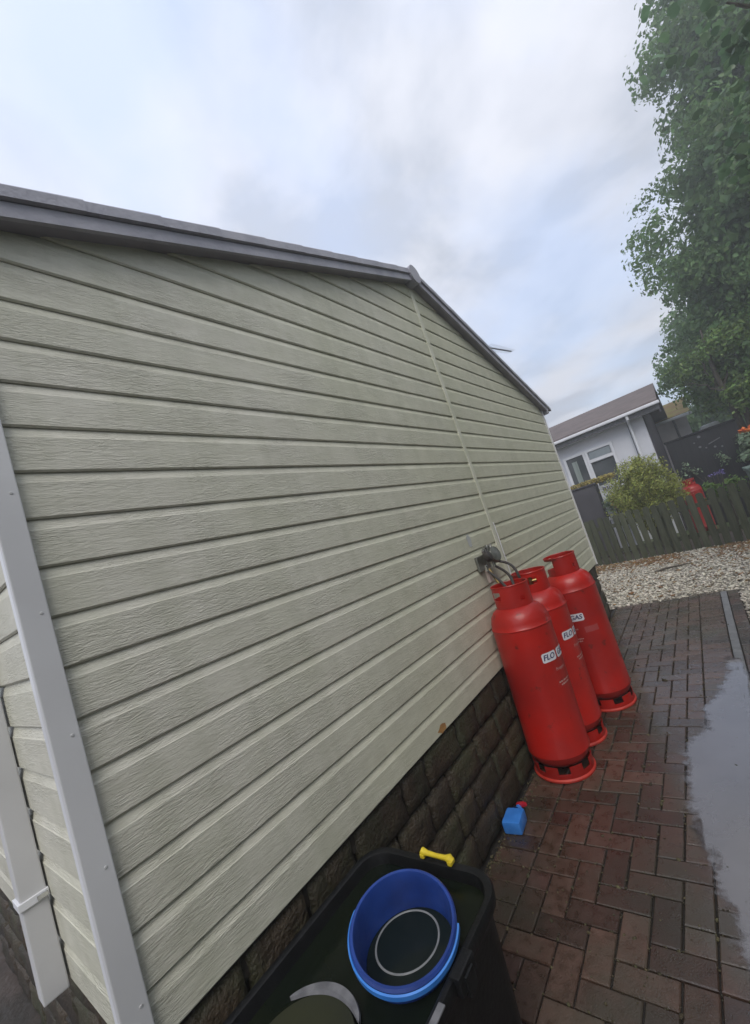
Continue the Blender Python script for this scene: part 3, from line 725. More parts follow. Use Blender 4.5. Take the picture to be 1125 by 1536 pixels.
B().tube(hosep((.055, -.07, -.05), (.190, -.150, -.205), -.02, .02), .0085, 8).build('hose', M_HOSE, rg, smooth=True)
B().tube(hosep((.06, .055, -.05), (.200, -.11, -.205), .0, .035), .0085, 8).build('hose', M_HOSE, rg, smooth=True)
B().tube(hosep((.062, .085, -.02), (.19, .05, -.19), .02, .04), .0085, 8).build('hose', M_HOSE, rg, smooth=True)
B().tube([(.045, -.02, -.05), (.075, -.03, -.12), (.10, -.06, -.17)], .010, 8).build('supply_pipe', M_BRASS, rg, smooth=True)
B().box(.03, .05, -.055, -.02, -.13, -.05, .003).build('instruction_tag', mat('tag_pink', (.42, .34, .31), rough=.6), rg)

# ------------------------------------------------------------------ black tub, bucket, pot, clip
tub = thing('storage_tub', 'open black plastic tub of dark water standing against the cream wall', 'plastic tub', (0, 0, 0))
def rrect(x0, x1, y0, y1, r_, n=7):
    P = []
    for cx_, cy_, a in ((x1-r_, y1-r_, 0), (x0+r_, y1-r_, 90), (x0+r_, y0+r_, 180), (x1-r_, y0+r_, 270)):
        for i in range(n+1): P.append((cx_+r_*math.cos(R(a+90*i/n)), cy_+r_*math.sin(R(a+90*i/n))))
    return P
def loft(secs):
    V = []; F = []; n = len(secs[0][0])
    for P, z in secs: V += [(x, y, z) for x, y in P]
    for s in range(len(secs)-1):
        for i in range(n): F.append((s*n+i, s*n+(i+1) % n, (s+1)*n+(i+1) % n, (s+1)*n+i))
    return V, F, n
TX0, TX1, TY0, TY1 = .012, .553, -.02, 1.085
sec = [(rrect(TX0+.06, TX1-.06, TY0+.06, TY1-.06, .06), .004), (rrect(TX0+.045, TX1-.045, TY0+.045, TY1-.045, .075), .03),
       (rrect(TX0+.024, TX1-.024, TY0+.024, TY1-.024, .085), .53), (rrect(TX0+.008, TX1-.008, TY0+.008, TY1-.008, .095), .565),
       (rrect(TX0+.002, TX1-.002, TY0+.002, TY1-.002, .10), .572), (rrect(TX0, TX1, TY0, TY1, .10), .596), (rrect(TX0+.004, TX1-.004, TY0+.004, TY1-.004, .098), .604),
       (rrect(TX0+.016, TX1-.016, TY0+.016, TY1-.016, .09), .605), (rrect(TX0+.024, TX1-.024, TY0+.024, TY1-.024, .085), .600),
       (rrect(TX0+.030, TX1-.030, TY0+.030, TY1-.030, .08), .575), (rrect(TX0+.042, TX1-.042, TY0+.042, TY1-.042, .075), .05)]
V, F, n_ = loft(sec); F.append(tuple(range(n_))[::-1]); F.append(tuple(10*n_+i for i in range(n_)))
B().add(V, F).build('tub_shell', M_BLACK, tub, smooth=True)
P = rrect(TX0+.031, TX1-.031, TY0+.031, TY1-.031, .08)
B().add([(x, y, .566) for x, y in P], [tuple(range(len(P)))]).build('water', M_TWATER, tub)
lt = B().box(TX1-.016, TX1+.016, .755, .835, .566, .6115, .005); lt.box(TX1+.002, TX1+.022, .775, .815, .55, .60, .004)
lt.build('latch', M_BLACK, tub)
B().box(TX1-.010, TX1+.008, .62, .70, .6055, .6105, .002).build('rim_rib', M_GREYP, tub)
yl = B(); yl.tube([(-.062, 0, .004), (-.054, 0, .011), (-.036, 0, .010), (0, .001, .008), (.036, 0, .010), (.054, 0, .012), (.062, 0, .004)], [.010, .0135, .0085, .0075, .0085, .0135, .010], 10)
yl.box(-.064, -.048, -.014, .012, -.004, .010, .003); yl.box(.048, .064, -.014, .012, -.004, .010, .003)
o = yl.build('grip_clip', M_YEL, None, smooth=True, loc=(.322, 1.072, .612), rot=(0, 0, R(-2)))
o['label'] = 'small bright yellow plastic grip lying on the far rim of the black tub'; o['category'] = 'plastic grip'

BT = Matrix.Rotation(R(13), 3, Vector((.64, .77, 0)).normalized())
bk = thing('bucket', 'round blue bucket of water with a pale ring inside, standing in the black tub', 'bucket', (.335, .838, .412), BT.to_euler())
prb = [(0, .0), (.108, .0), (.112, .006), (.140, .222), (.1445, .225), (.151, .235), (.1515, .244), (.147, .2495), (.140, .2485), (.1375, .242), (.1355, .222), (.105, .012), (0, .008)]
B().lathe(prb, 72).build('bucket_shell', M_BLUE, bk, smooth=True)
B().lathe([(.1520, .2415), (.1565, .240), (.1565, .2265), (.150, .2255), (.1455, .2265)], 60, R(-170), R(25)).build('rim_lip', M_BLUEL, bk, smooth=True)
upl = BT.transposed() @ Vector((0, 0, 1)); wv = [(0, 0, .158/upl.z)]
for i in range(48):                                   # level water surface inside the tilted wall
    a = 2*math.pi*i/48; z = .15
    for _ in range(12):
        rr_ = .105+(z-.012)*.145-.0008; z = (.158-rr_*(math.cos(a)*upl.x+math.sin(a)*upl.y))/upl.z
    wv.append((rr_*math.cos(a), rr_*math.sin(a), z))
B().add(wv, [(0, 1+i, 1+(i+1) % 48) for i in range(48)]).build('bucket_water', mat('bucket_water', (.006, .010, .011), (.009, .014, .013), scale=5, rough=.1, spec=.3, bump=.03, bscale=14, ior=1.33), bk)
zq = Vector((0, 0, 1)).rotation_difference(upl)
o = B().lathe([(.0895, .0), (.0915, .003), (.0955, .003), (.0975, .0)], 64).build('base_ring', mat('ring_pale', (.16, .165, .17), (.24, .245, .25), scale=26, rough=.5), bk, smooth=True)
o.rotation_mode = 'QUATERNION'; o.rotation_quaternion = zq; o.location = upl*.1592+Vector((.010, -.008, 0))
pt = thing('round_pot', 'submerged round olive pot with a scuffed grey rim, left of the bucket', 'pot', (.262, .485, .44))
B().lathe([(0, .0), (.10, .0), (.145, .135), (.143, .140), (.10, .134), (0, .131)], 40).build('pot_body', M_OLIVE, pt, smooth=True)
V = []; F = []
for i in range(25):
    a = R(50+96*i/24); w_ = .013*math.sin(math.pi*i/24)**.6+.001
    for dr, z in ((-w_, .140), (-w_*.7, .149), (w_*.7, .150), (w_, .141)): V.append(((.155+dr)*math.cos(a), (.155+dr)*math.sin(a), z))
for i in range(24): F += [(4*i+k, 4*i+k+1, 4*i+5+k, 4*i+4+k) for k in range(3)]
B().add(V, F).build('rim_segment', M_GREYP, pt, smooth=True)

# ------------------------------------------------------------------ blue bottle with red cap, lying on its side
bo = thing('spray_bottle', 'small square blue bottle with a red cap lying on the paving beside the stone skirting', 'bottle', (.055, 1.972, .003), (0, 0, R(6)))
bb = B(); bb.box(-.050, .050, .0, .125, .0, .066, .012); bb.build('bottle_body', M_BLUEL, bo, smooth=True)
B().lathe([(.034, 0), (.024, .012), (.015, .018), (.015, .040), (.017, .041), (.017, .046), (0, .046)], 20).build('neck', M_BLUEL, bo, smooth=True, loc=(.002, .122, .036), rot=(R(-90), 0, 0))
tg = B(); tg.box(-.014, .036, -.010, .012, -.012, .012, .005); tg.box(.028, .050, -.007, .009, -.010, .008, .004); tg.build('red_cap', M_REDP, bo, smooth=True, loc=(.002, .178, .044), rot=(0, R(-16), R(-14)))

# ------------------------------------------------------------------ TV aerial beyond the roof
ae = thing('tv_aerial', 'thin grey television aerial sticking out above the far roof edge', 'aerial', (-.45, 6.12, 2.0))
M_AER = mat('aerial_grey', (.10, .10, .11), rough=.6)
B().tube([(0, 0, .0), (0, 0, 2.14)], .014, 8).build('mast', M_AER, ae)
bm_ = B().tube([(0, -.05, 2.10), (.05, 1.18, 2.27)], .011, 6); bm_.build('boom', M_AER, ae)
for i in range(11):
    t_ = .10+.085*i; y = -.05+1.23*t_*1.05; z = 2.10+.17*t_*1.05; l_ = .10-.004*i
    B().tube([(-l_+.05*t_, y, z), (l_+.05*t_, y, z)], .003, 5).build('element', M_AER, ae)

# ------------------------------------------------------------------ picket fence beyond the gravel
fe = thing('picket_fence', 'low weathered green picket fence with gappy upright slats beyond the gravel', 'fence', (0, 0, 0))
fa = math.atan(-.262)
def slat_mesh(seed):
    rr = random.Random(seed); w = .108; h = 1.0+rr.uniform(-.015, .02); n = 5; V = []; F = []
    prof = [(-w/2, 0), (w/2, 0), (w/2, h-.03), (w/2-.022, h-.006), (0, h), (-w/2+.022, h-.006), (-w/2, h-.03)]
    for y in (-.011, .011): V += [(x+rr.uniform(-.001, .001), y, z) for x, z in prof]
    k = len(prof); F = [tuple(range(k)), tuple(range(k, 2*k))[::-1]]+[(i, k+i, k+(i+1) % k, (i+1) % k) for i in range(k)]
    return mesh_of('slat', V, F, M_FENCE)
SL = [slat_mesh(i) for i in range(6)]
s_ = -3.2
while s_ < 5.2:
    x = s_*math.cos(fa); hgt = 1.0+.02*math.sin(x*3)
    obj('slat', random.choice(SL), fe, (x, FENCE(x), .0), (random.uniform(-.012, .012), random.uniform(-.02, .02), fa+random.uniform(-.03, .03)))
    s_ += .149+random.uniform(-.006, .007)
for z in (.25, .78):
    B().box(-3.3, 5.3, .013, .055, z-.04, z+.04).build('rail', M_FENCE, fe, loc=(0, FENCE(0), 0), rot=(0, 0, fa))
for s2 in (-3.0, -1.2, .6, 2.4, 4.2):
    B().box(-.04, .04, .056, .136, -.05, .95, .004).build('post', M_FENCE, fe, loc=(s2*math.cos(fa), FENCE(s2*math.cos(fa)), 0), rot=(0, 0, fa))

# ------------------------------------------------------------------ neighbour's white home
nb_ = thing('white_bungalow', 'white rendered bungalow with brown pitched roof and white framed windows behind the fence', 'bungalow', (0, 0, 0))
HX, HY = .72, 12.5
B().box(-8, HX, HY+.02, HY+5.2, -.05, 3.16).build('wall', M_HWALL, nb_)
B().box(HX+.001, HX+.03, HY+.10, HY+5.2, -.05, 3.16).build('gable_face', M_DBRN, nb_)  # gable end coloured much darker than the front wall
V = [(HX+.001, HY+.1, 3.16), (HX+.001, HY+5.2, 3.16), (HX+.001, HY+2.65, 3.95), (HX+.03, HY+.1, 3.16), (HX+.03, HY+5.2, 3.16), (HX+.03, HY+2.65, 3.95)]
B().add(V, [(0, 1, 2), (5, 4, 3), (0, 3, 4, 1), (1, 4, 5, 2), (2, 5, 3, 0)]).build('gable_face', M_DBRN, nb_)
B().box(HX-.36, HX-.345, HY-.002, HY+.0195, .0, 3.16).build('wall_joint', M_GREYP, nb_)
for side in (0, 1):                                   # roof courses as overlapping strips
    n = 9
    for i in range(n):
        t0, t1 = i/n, (i+1)/n+.02
        ya, yb = (HY-.28+2.93*t0, HY-.28+2.93*min(t1, 1)) if side == 0 else (HY+5.58-2.93*t0, HY+5.58-2.93*min(t1, 1))
        za, zz = 3.20+.86*t0, 3.20+.86*min(t1, 1)
        V = [(x, y, z) for x in (-8.3, 1.13) for (y, z) in ((ya, za+.022), (yb, zz+.022), (yb, zz-.02), (ya, za-.02))]
        B().add(V, [(0, 1, 2, 3), (7, 6, 5, 4), (0, 4, 5, 1), (1, 5, 6, 2), (2, 6, 7, 3), (3, 7, 4, 0)]).build('roof_course', M_HROOF, nb_)
B().box(-8.3, 1.16, HY-.40, HY-.29, 3.10, 3.175, .02).build('gutter', M_WHITE, nb_)
B().box(-8.3, 1.12, HY-.285, HY-.262, 2.98, 3.165).build('fascia', M_GREYP, nb_)
B().box(-8.3, 1.10, HY-.26, HY+.02, 3.0, 3.02).build('soffit', M_WHITE, nb_)
B().box(1.10, 1.125, HY-.26, HY+.2, 2.9, 3.18).build('barge_end', M_DBRN, nb_)
B().tube([(.44, HY-.34, 3.14), (.44, HY-.34, 3.02), (.42, HY-.06, 2.90), (.42, HY-.06, .05)], .036, 10).build('downpipe', M_WHITE, nb_, smooth=True)
def window(parent, x0, x1, z0, z1, y, transom=None):
    f = B(); w = .062
    f.box(x0, x0+w, y-.05, y+.012, z0, z1); f.box(x1-w, x1, y-.05, y+.012, z0, z1)
    f.box(x0+w, x1-w, y-.05, y+.012, z1-w, z1); f.box(x0+w, x1-w, y-.05, y+.012, z0, z0+w)
    fo = f.build('window_frame', M_WHITE, parent)
    B().box(x0+w, x1-w, y-.012, y-.002, z0+w, (transom or z1)-w).build('pane', M_GLASS, fo)
    if transom:
        B().box(x0+w, x1-w, y-.06, y+.012, transom-.04, transom+.04).build('transom_bar', M_WHITE, fo)
        B().box(x0+w+.02, x1-w-.02, y-.030, y-.020, transom+.05, z1-w-.02).build('pane', mat('frosted_glass', (.22, .26, .28), (.27, .31, .33), scale=3, rough=.2, spec=.7), fo)
window(nb_, -1.33, -.77, 1.50, 2.68, HY); window(nb_, -.765, -.085, 1.50, 2.68, HY, transom=2.36)
B().box(-1.40, -.02, HY-.10, HY+.01, 1.43, 1.495).build('window_sill', M_WHITE, nb_)
B().box(-1.15, -1.02, HY-.0185, HY-.0135, 1.6, 2.5).build('curtain', mat('curtain', (.20, .24, .22), (.27, .31, .29), scale=7, stretch=(4, 1, .3), rough=.3, spec=.8), nb_)
window(nb_, -3.6, -2.3, 1.50, 2.68, HY)

# charcoal storage box, white cabinet with sign
def leaves(name, centers, spread, per, size, mt, parent=None, droop=0, lf=1.7, **pr):
    """clumps of small pointed leaves around given centres"""
    C_ = np.repeat(np.asarray(centers, float), per, 0); n = len(C_)
    sp = np.repeat(np.asarray(spread, float).reshape(-1, 1) if np.ndim(spread) else np.full((len(centers), 1), spread), per, 0)
    P = C_+np.clip(rng.normal(0, 1, (n, 3)), -1.75, 1.75)*sp*np.array([1, 1, .75]); P[:, 2] -= droop*np.abs(rng.normal(0, 1, n))
    nrm = rng.normal(0, .55, (n, 3))+(P-C_)/np.maximum(sp, 1e-4)*.75; nrm[:, 2] += .45; nrm /= np.linalg.norm(nrm, axis=1)[:, None]
    a = rng.normal(0, 1, (n, 3)); a[:, 2] -= .5; a -= nrm*(a*nrm).sum(1)[:, None]; a /= np.linalg.norm(a, axis=1)[:, None]
    b = np.cross(nrm, a); s = (size*rng.uniform(.6, 1.35, n))[:, None]
    V = np.stack([P-a*s*lf/2, P+b*s*.5+nrm*s*.14, P+a*s*lf/2-nrm*s*.10, P-b*s*.5+nrm*s*.14], 1).reshape(-1, 3)
    I = np.arange(n)[:, None]*4; F = np.concatenate([I+np.array([[0, 1, 2]]), I+np.array([[0, 2, 3]])], 1).reshape(-1, 3)
    return obj(name, big_mesh(name, V, F, mt), parent, **pr)
sb = thing('garden_store', 'charcoal garden storage box with mossy dry growth on its top, below the bungalow window', 'storage box', (0, 0, 0))
B().box(-1.75, -.60, 11.25, 11.75, -.03, 1.74, .01).build('store_body', M_PANEL, sb)
B().box(-1.79, -.57, 11.22, 11.78, 1.742, 1.775, .01).build('store_lid', M_PANEL, sb)
cc = [(-1.72+1.5*random.random(), 11.5+random.uniform(-.22, .22), 1.80+.03*random.random()) for _ in range(90)]
cc += [(-.30+.0*random.random()-.3*random.random(), 11.45+random.uniform(-.15, .2), 1.78+.04*random.random()) for _ in range(10)]
leaves('dry_growth', cc, .045, 45, .026, mat('dry_growth', (.33, .27, .08), rough=.8, island=.9, trans=.2), sb, kind='stuff')
wc = thing('white_cabinet', 'white outdoor cabinet with a small printed sign on it, between storage box and bush', 'cabinet', (0, 0, 0))
B().box(-.55, -.15, 11.35, 11.70, -.03, 1.66, .01).build('cabinet_body', M_HWALL, wc)
B().box(-.58, -.10, 11.30, 11.72, .80, .87, .01).build('cabinet_ledge', M_WHITE, wc)
sg = B().box(-.46, -.17, 11.325, 11.345, 1.36, 1.64, .003).build('sign_board', M_LAB, wc)
TV, TF = font_mesh('RRO', .155); b4 = B()
for q, ox in enumerate((0, .006, -.006)): b4.add([(v.x+ox-.315, 11.3235-.0004*q, v.y+1.545) for v in TV], TF)
b4.build('sign_lettering', mat('sign_ink', (.07, .06, .16), rough=.6), sg)
fl = thing('flowering_plant', 'small plant with pinkish red flowers in front of the white cabinet', 'plant', (-.33, 11.2, 0))
leaves('foliage', [(random.uniform(-.16, .2), random.uniform(-.05, .05), random.uniform(1.0, 1.34)) for _ in range(26)], .05, 14, .045, M_PALELEAF, fl, kind='stuff')
leaves('petals', [(random.uniform(-.05, .08), -.08, random.uniform(1.08, 1.26)) for _ in range(7)], .02, 10, .035, mat('pink_petal', (.5, .10, .09), rough=.6, island=.5), fl, kind='stuff')
st = B()
for _ in range(9): a = random.uniform(-.12, .12); st.tube([(0, 0, 0), (a*.4, 0, .6), (a, .02, 1.15)], .006, 5)
st.build('stem', M_BARK, fl)

# yellow green arching bush
bs = thing('arching_bush', 'yellow green feathery bush arching over the fence in front of the bungalow', 'bush', (.34, 10.75, 0))
tips = []; stb = B()
for i in range(150):
    a = random.uniform(0, 6.283); rad = random.uniform(.05, .70)**.8; h = random.uniform(1.25, 2.2)*(1-.28*rad)
    p0 = Vector((random.uniform(-.12, .12), random.uniform(-.1, .1), 0)); p1 = Vector((math.cos(a)*rad*.45, math.sin(a)*rad*.35, h*.75)); p2 = Vector((math.cos(a)*rad, math.sin(a)*rad*.7, h-.25*rad**2))
    pp = [p0.lerp(p1, t_).lerp(p1.lerp(p2, t_), t_) for t_ in (0, .25, .5, .75, 1)]
    stb.tube(pp, [.009, .007, .005, .003, .002], 4, False)
    for t_ in (.35, .45, .55, .65, .75, .85, .95, 1.0): tips.append(p0.lerp(p1, t_).lerp(p1.lerp(p2, t_), t_))
stb.build('stem', M_BARK, bs)
leaves('foliage', [tuple(t_) for t_ in tips], .06, 26, .022, M_BUSH, bs, droop=.05, lf=2.6, kind='stuff')

# black timber screen / shed
sh = thing('black_shed', 'black timber shed behind the fence on the right, with small fittings on its wall', 'shed', (0, 0, 0))
B().box(.97, 2.30, 12.36, 14.0, -.03, 2.125).build('shed_body', M_DARK, sh)
x = .965
while x < 2.28:
    w = .145; B().box(x, min(x+w-.006, 2.30), 12.335, 12.3585, -.03, 2.13+random.uniform(-.004, .004), .002).build('plank', M_DARK, sh); x += w
B().box(.94, 2.33, 12.30, 14.05, 2.136, 2.165).build('shed_roof', M_DARK, sh)
B().tube([(1.72, 12.31, 1.80), (1.95, 12.31, 1.865)], .012, 6).build('pale_handle', M_GREYP, sh)
for (x, z, q) in ((1.48, 1.93, .02), (1.555, 1.80, .028), (1.66, 1.74, .02), (1.81, 1.70, .026), (1.93, 1.66, .022), (1.60, 2.03, .035)):
    B().lathe([(0, .012), (q*.7, .010), (q, 0), (0, -.002)], 9).build('fitting', M_GREYP, sh, loc=(x, 12.325, z), rot=(R(90), 0, 0))
cl = thing('climbing_plant', 'sparse leafy climber hanging on the front of the black shed', 'climber', (1.7, 12.2, 0))
leaves('foliage', [(-.55, 0, 1.42), (-.48, 0, 1.52), (-.42, 0, 1.36), (.12, 0, 1.5), (.16, 0, 1.42), (.2, 0, 1.36), (.14, 0, 1.30), (-.6, 0, 1.28), (-.35, 0, 1.27)], .045, 13, .04, M_PALELEAF, cl, kind='stuff')
B().tube([(0, .05, 0), (-.2, .05, .8), (-.55, .04, 1.5)], .007, 5).build('stem', M_BARK, cl)
lv = thing('lavender_plant', 'small clump of purple flowers beside the far gas cylinder', 'plant', (1.58, 11.5, 0))
leaves('flowers', [(random.uniform(-.12, .16), 0, random.uniform(1.10, 1.20)) for _ in range(5)], .025, 12, .03, M_PURP, lv, kind='stuff')
stb = B()
for _ in range(8): a = random.uniform(-.15, .15); stb.tube([(0, 0, 0), (a, 0, 1.15)], .005, 4)
stb.build('stem', M_BARK, lv)
gp = thing('low_green_plant', 'bright green leafy plant peeping over the fence right of the red cylinder', 'plant', (1.62, 9.9, 0))
leaves('foliage', [(random.uniform(-.24, .28), random.uniform(-.08, .08), random.uniform(.8, 1.06)) for _ in range(26)], .05, 16, .04, M_LEAF2, gp, kind='stuff')
B().tube([(0, 0, 0), (.03, 0, .85)], .012, 6).build('stem', M_BARK, gp)

# mossy roofed house further back
mh = thing('mossy_cottage', 'distant pale cottage with an orange green mossy roof and white gutter behind the shed', 'cottage', (0, 0, 0))
B().box(.30, 1.62, 18.02, 22, -.03, 3.10).build('wall', mat('pale_pink_render', (.72, .68, .68), (.64, .60, .60), scale=3, rough=.8), mh)
V = [(x, y, z) for x in (.2, 1.76) for (y, z) in ((17.8, 3.16), (20.2, 3.92), (20.2, 3.86), (17.8, 3.10))]
B().add(V, [(0, 1, 2, 3), (7, 6, 5, 4), (0, 4, 5, 1), (1, 5, 6, 2), (2, 6, 7, 3), (3, 7, 4, 0)]).build('roof', M_MOSS, mh)
B().box(.2, 1.79, 17.66, 17.78, 3.03, 3.13, .02).build('gutter', M_WHITE, mh)
B().tube([(1.25, 17.7, 3.05), (1.25, 17.95, 2.9), (1.25, 17.95, .1)], .04, 8).build('downpipe', M_GREYP, mh)
# white caravan glimpsed over the shed
cv = thing('caravan', 'white caravan whose bright roof edge shows just above the black shed', 'caravan', (0, 0, 0))
B().box(1.78, 2.26, 16.0, 19.5, .45, 2.44, .10).build('caravan_body', mat('caravan_white', (.82, .83, .84), rough=.35), cv, smooth=True)
B().box(1.90, 2.16, 15.985, 16.0, 1.5, 2.1, .003).build('window', M_GLASS, cv)
for x in (1.86, 2.18): B().lathe([(0, -.06), (.20, -.06), (.20, .06), (0, .06)], 18).build('wheel', M_HOSE, cv, loc=(x, 17.8, .2), rot=(0, R(90), 0))
B().box(1.80, 2.24, 16.2, 19.3, .30, .46).build('chassis', M_DARK, cv)

# wheelie bin and orange flowers at the right edge
wb = thing('wheelie_bin', 'dull green wheelie bin behind the fence at the right edge', 'wheelie bin', (2.36, 11.35, 0))
V, F, n_ = loft([(rrect(-.20, .20, -.24, .24, .03, 3), .06), (rrect(-.27, .27, -.31, .31, .04, 3), 1.02), (rrect(-.29, .29, -.33, .33, .04, 3), 1.03), (rrect(-.29, .29, -.33, .33, .04, 3), 1.06)])
F.append(tuple(range(n_))[::-1]); F.append(tuple(3*n_+i for i in range(n_)))
B().add(V, F).build('bin_body', M_GREENP, wb)
B().box(-.30, .30, -.345, .35, 1.062, 1.105, .018).build('bin_lid', M_GREENP, wb)
B().tube([(-.24, .37, 1.0), (.24, .37, 1.0)], .016, 8).build('bin_handle', M_GREENP, wb)
for x in (-.22, .22): B().lathe([(0, -.025), (.10, -.025), (.10, .025), (0, .025)], 16).build('wheel', M_HOSE, wb, loc=(x, .25, .10), rot=(0, R(90), 0))
of = thing('orange_flowers', 'orange flowering plant above the wheelie bin beside the black shed', 'plant', (2.45, 12.2, 0))
leaves('petals', [(random.uniform(-.16, .35), random.uniform(-.1, .1), random.uniform(1.82, 1.92)) for _ in range(10)], .03, 10, .05, M_ORANGE, of, kind='stuff')
leaves('foliage', [(random.uniform(-.28, .4), random.uniform(-.1, .2), random.uniform(1.15, 1.75)) for _ in range(60)], .07, 12, .065, M_PALELEAF, of, kind='stuff')
stb = B()
for _ in range(7): a = random.uniform(-.2, .3); stb.tube([(0, 0, 0), (a, 0, 1.7)], .010, 5)
stb.build('stem', M_BARK, of)

# ------------------------------------------------------------------ trees
def ell_points(c, r_, n, shell=.55):
    d = rng.normal(0, 1, (n, 3)); d /= np.linalg.norm(d, axis=1)[:, None]
    rad = rng.uniform(shell, 1, n)**.7; lump = 1+.14*np.sin(d[:, 0]*5+c[0]*3)*np.sin(d[:, 2]*6+c[2])+.10*np.sin(d[:, 1]*9+d[:, 2]*7)
    return np.array(c)+d*np.array(r_)*(rad*lump)[:, None]
def trunk(parent, pts, rads, nm='trunk', n=10):
    return B().tube(pts, rads, n).build(nm, M_BARK, parent, smooth=True)
def limbs(parent, base, targets, r0_, nm='branch', wig=.25):
    for tg_ in targets:
        a = Vector(base); b = Vector(tg_); k = 7; pts = []
        for i in range(k+1):
            t_ = i/k; p_ = a.lerp(b, t_)+Vector((random.gauss(0, wig*.3), random.gauss(0, wig*.3), .6*wig*math.sin(math.pi*t_)))*(1 if 0 < i < k else 0); pts.append(p_)
        B().tube(pts, [r0_*(1-.85*i/k) for i in range(k+1)], 7).build(nm, M_BARK, parent, smooth=True)
# tall dense tree behind everything on the right
t1 = thing('tall_tree', 'tall dense dark green tree filling the right edge, tapering towards the top', 'tree', (5.3, 15.6, 0))
trunk(t1, [(0, 0, 0), (.05, 0, 3), (.1, .1, 7), (.4, 0, 11), (.7, 0, 14.5)], [.42, .36, .26, .16, .05])
E1 = [((.25, 0, 4.6), (3.6, 2.6, 2.6), 130), ((.3, 0, 8.3), (3.2, 2.6, 2.6), 130), ((.35, 0, 11.6), (2.35, 2.2, 2.2), 80), ((.8, 0, 14.3), (1.85, 1.8, 2.2), 55), ((-.8, -.4, 6.4), (2.5, 1.8, 2.3), 80)]
cs = np.concatenate([ell_points(c, r_, n, .35) for c, r_, n in E1])
leaves('crown', cs, .33, 250, .085, M_LEAF1, t1, droop=.16, kind='stuff')
core = np.concatenate([ell_points(c, tuple(q*.72 for q in r_), n*3, .1) for c, r_, n in E1])
leaves('inner_leaves', core, .3, 22, .15, M_LEAF1, t1, droop=.1, kind='stuff')
limbs(t1, (.05, 0, 3), [tuple(c) for c in ell_points((0, 0, 5), (2.6, 1.8, 1.8), 9, .8)], .12)
limbs(t1, (.1, .1, 7), [tuple(c) for c in ell_points((0, 0, 9), (2.3, 1.8, 1.8), 8, .8)], .10)
# feathery sprays on its left outline
sprays = []
for (x, z, l_) in ((2.35, 9.2, 1.0), (1.95, 8.3, .9), (2.1, 7.7, 1.0), (2.0, 6.9, .8), (2.3, 6.3, .8), (3.75, 12.3, 1.0), (3.4, 12.0, .7), (1.7, 4.9, .7), (1.55, 4.3, .8), (4.3, 13.6, .8), (1.35, 3.9, .5)):
    for i in range(9): t_ = i/8; sprays.append((x-5.3+l_*(t_-.15), .1*math.sin(i), z+.28*t_+.10*math.sin(i*2)))
leaves('spray_foliage', sprays, .13, 26, .065, M_LEAF1, t1, droop=.08, kind='stuff')
# second, brighter tree with a bare leaning stem
t2 = thing('bright_tree', 'smaller bright green tree with a pale slender trunk behind the black shed', 'tree', (2.55, 14.6, 0))
trunk(t2, [(0, 0, 0), (.02, 0, 1.6), (-.02, 0, 2.6), (-.10, -.05, 3.6), (-.05, 0, 4.8)], [.10, .09, .075, .055, .02])
trunk(t2, [(.1, -.1, 0), (.16, -.1, 1.5), (.2, -.1, 2.4), (.35, 0, 3.3)], [.11, .10, .08, .04])
cs = np.concatenate([ell_points(c, r_, n, .2) for c, r_, n in (((.38, .75, 3.95), (1.35, .7, 1.15), 120), ((1.1, .5, 3.2), (1.3, .8, 1.3), 80), ((.55, -.35, 2.85), (.8, .3, .45), 34), ((.6, -.2, 4.3), (.9, .4, .5), 30))])
leaves('crown', cs, .18, 110, .058, M_LEAF2, t2, droop=.06, kind='stuff')
limbs(t2, (-.05, 0, 3.0), [(-.8, 0, 3.6), (.7, 0, 4.2), (-.4, 0, 4.4), (1.2, .1, 3.5)], .035, wig=.15)
t4 = thing('far_tree', 'dark green tree behind the mossy cottage, filling the gap beside the tall tree', 'tree', (5.1, 25, 0))
trunk(t4, [(0, 0, 0), (.1, 0, 3), (0, .1, 6.5)], [.3, .24, .1])
cs = np.concatenate([ell_points(c, r_, n, .3) for c, r_, n in (((0, 0, 4.4), (3.5, 1.6, 3.4), 170), ((-.9, 0, 6.6), (2.6, 1.5, 2.2), 80), ((-1.5, -.5, 3.0), (2.1, 1.0, 1.6), 70))])
leaves('crown', cs, .40, 130, .12, M_LEAF1, t4, droop=.15, kind='stuff')
# near tree reaching in from the right with large leaves
t3 = thing('broadleaf_tree', 'near broadleaf tree leaning in at the upper right with large lobed leaves', 'tree', (5.0, 6.3, 0))
trunk(t3, [(0, 0, 0), (-.05, 0, 1.5), (-.15, -.1, 3), (-.35, -.1, 4.6), (-.5, 0, 6.4)], [.26, .22, .18, .13, .05])
limbs(t3, (-.15, -.1, 3), [(-2.2, -.3, 4.2), (-1.9, -.5, 5.0), (-1.7, .2, 3.8), (-1.2, -.9, 4.4)], .07, wig=.18)
limbs(t3, (-.35, -.1, 4.4), [(-2.1, -.3, 5.8), (-1.9, -.2, 6.6), (-1.5, -.8, 6.0), (-1.0, .5, 6.9)], .06, wig=.18)
def lobed(seed):
    rr = random.Random(seed); V = [(0, 0, 0)]; n = 14
    rad = [.40, .70, .74, .86, .82, .92, .86, 1.05, .86, .92, .82, .86, .74, .70]
    for i in range(n):
        a = R(-90)+2*math.pi*i/n; k = rad[i]*rr.uniform(.92, 1.06); V.append((k*math.cos(a)*.5, k*math.sin(a)*.5+.12, -.10*k*k+.05*math.sin(3*a)))
    return mesh_of('leaf', V, [(0, 1+i, 1+(i+1) % n) for i in range(n)], M_LEAF3)
LM = [lobed(i) for i in range(5)]
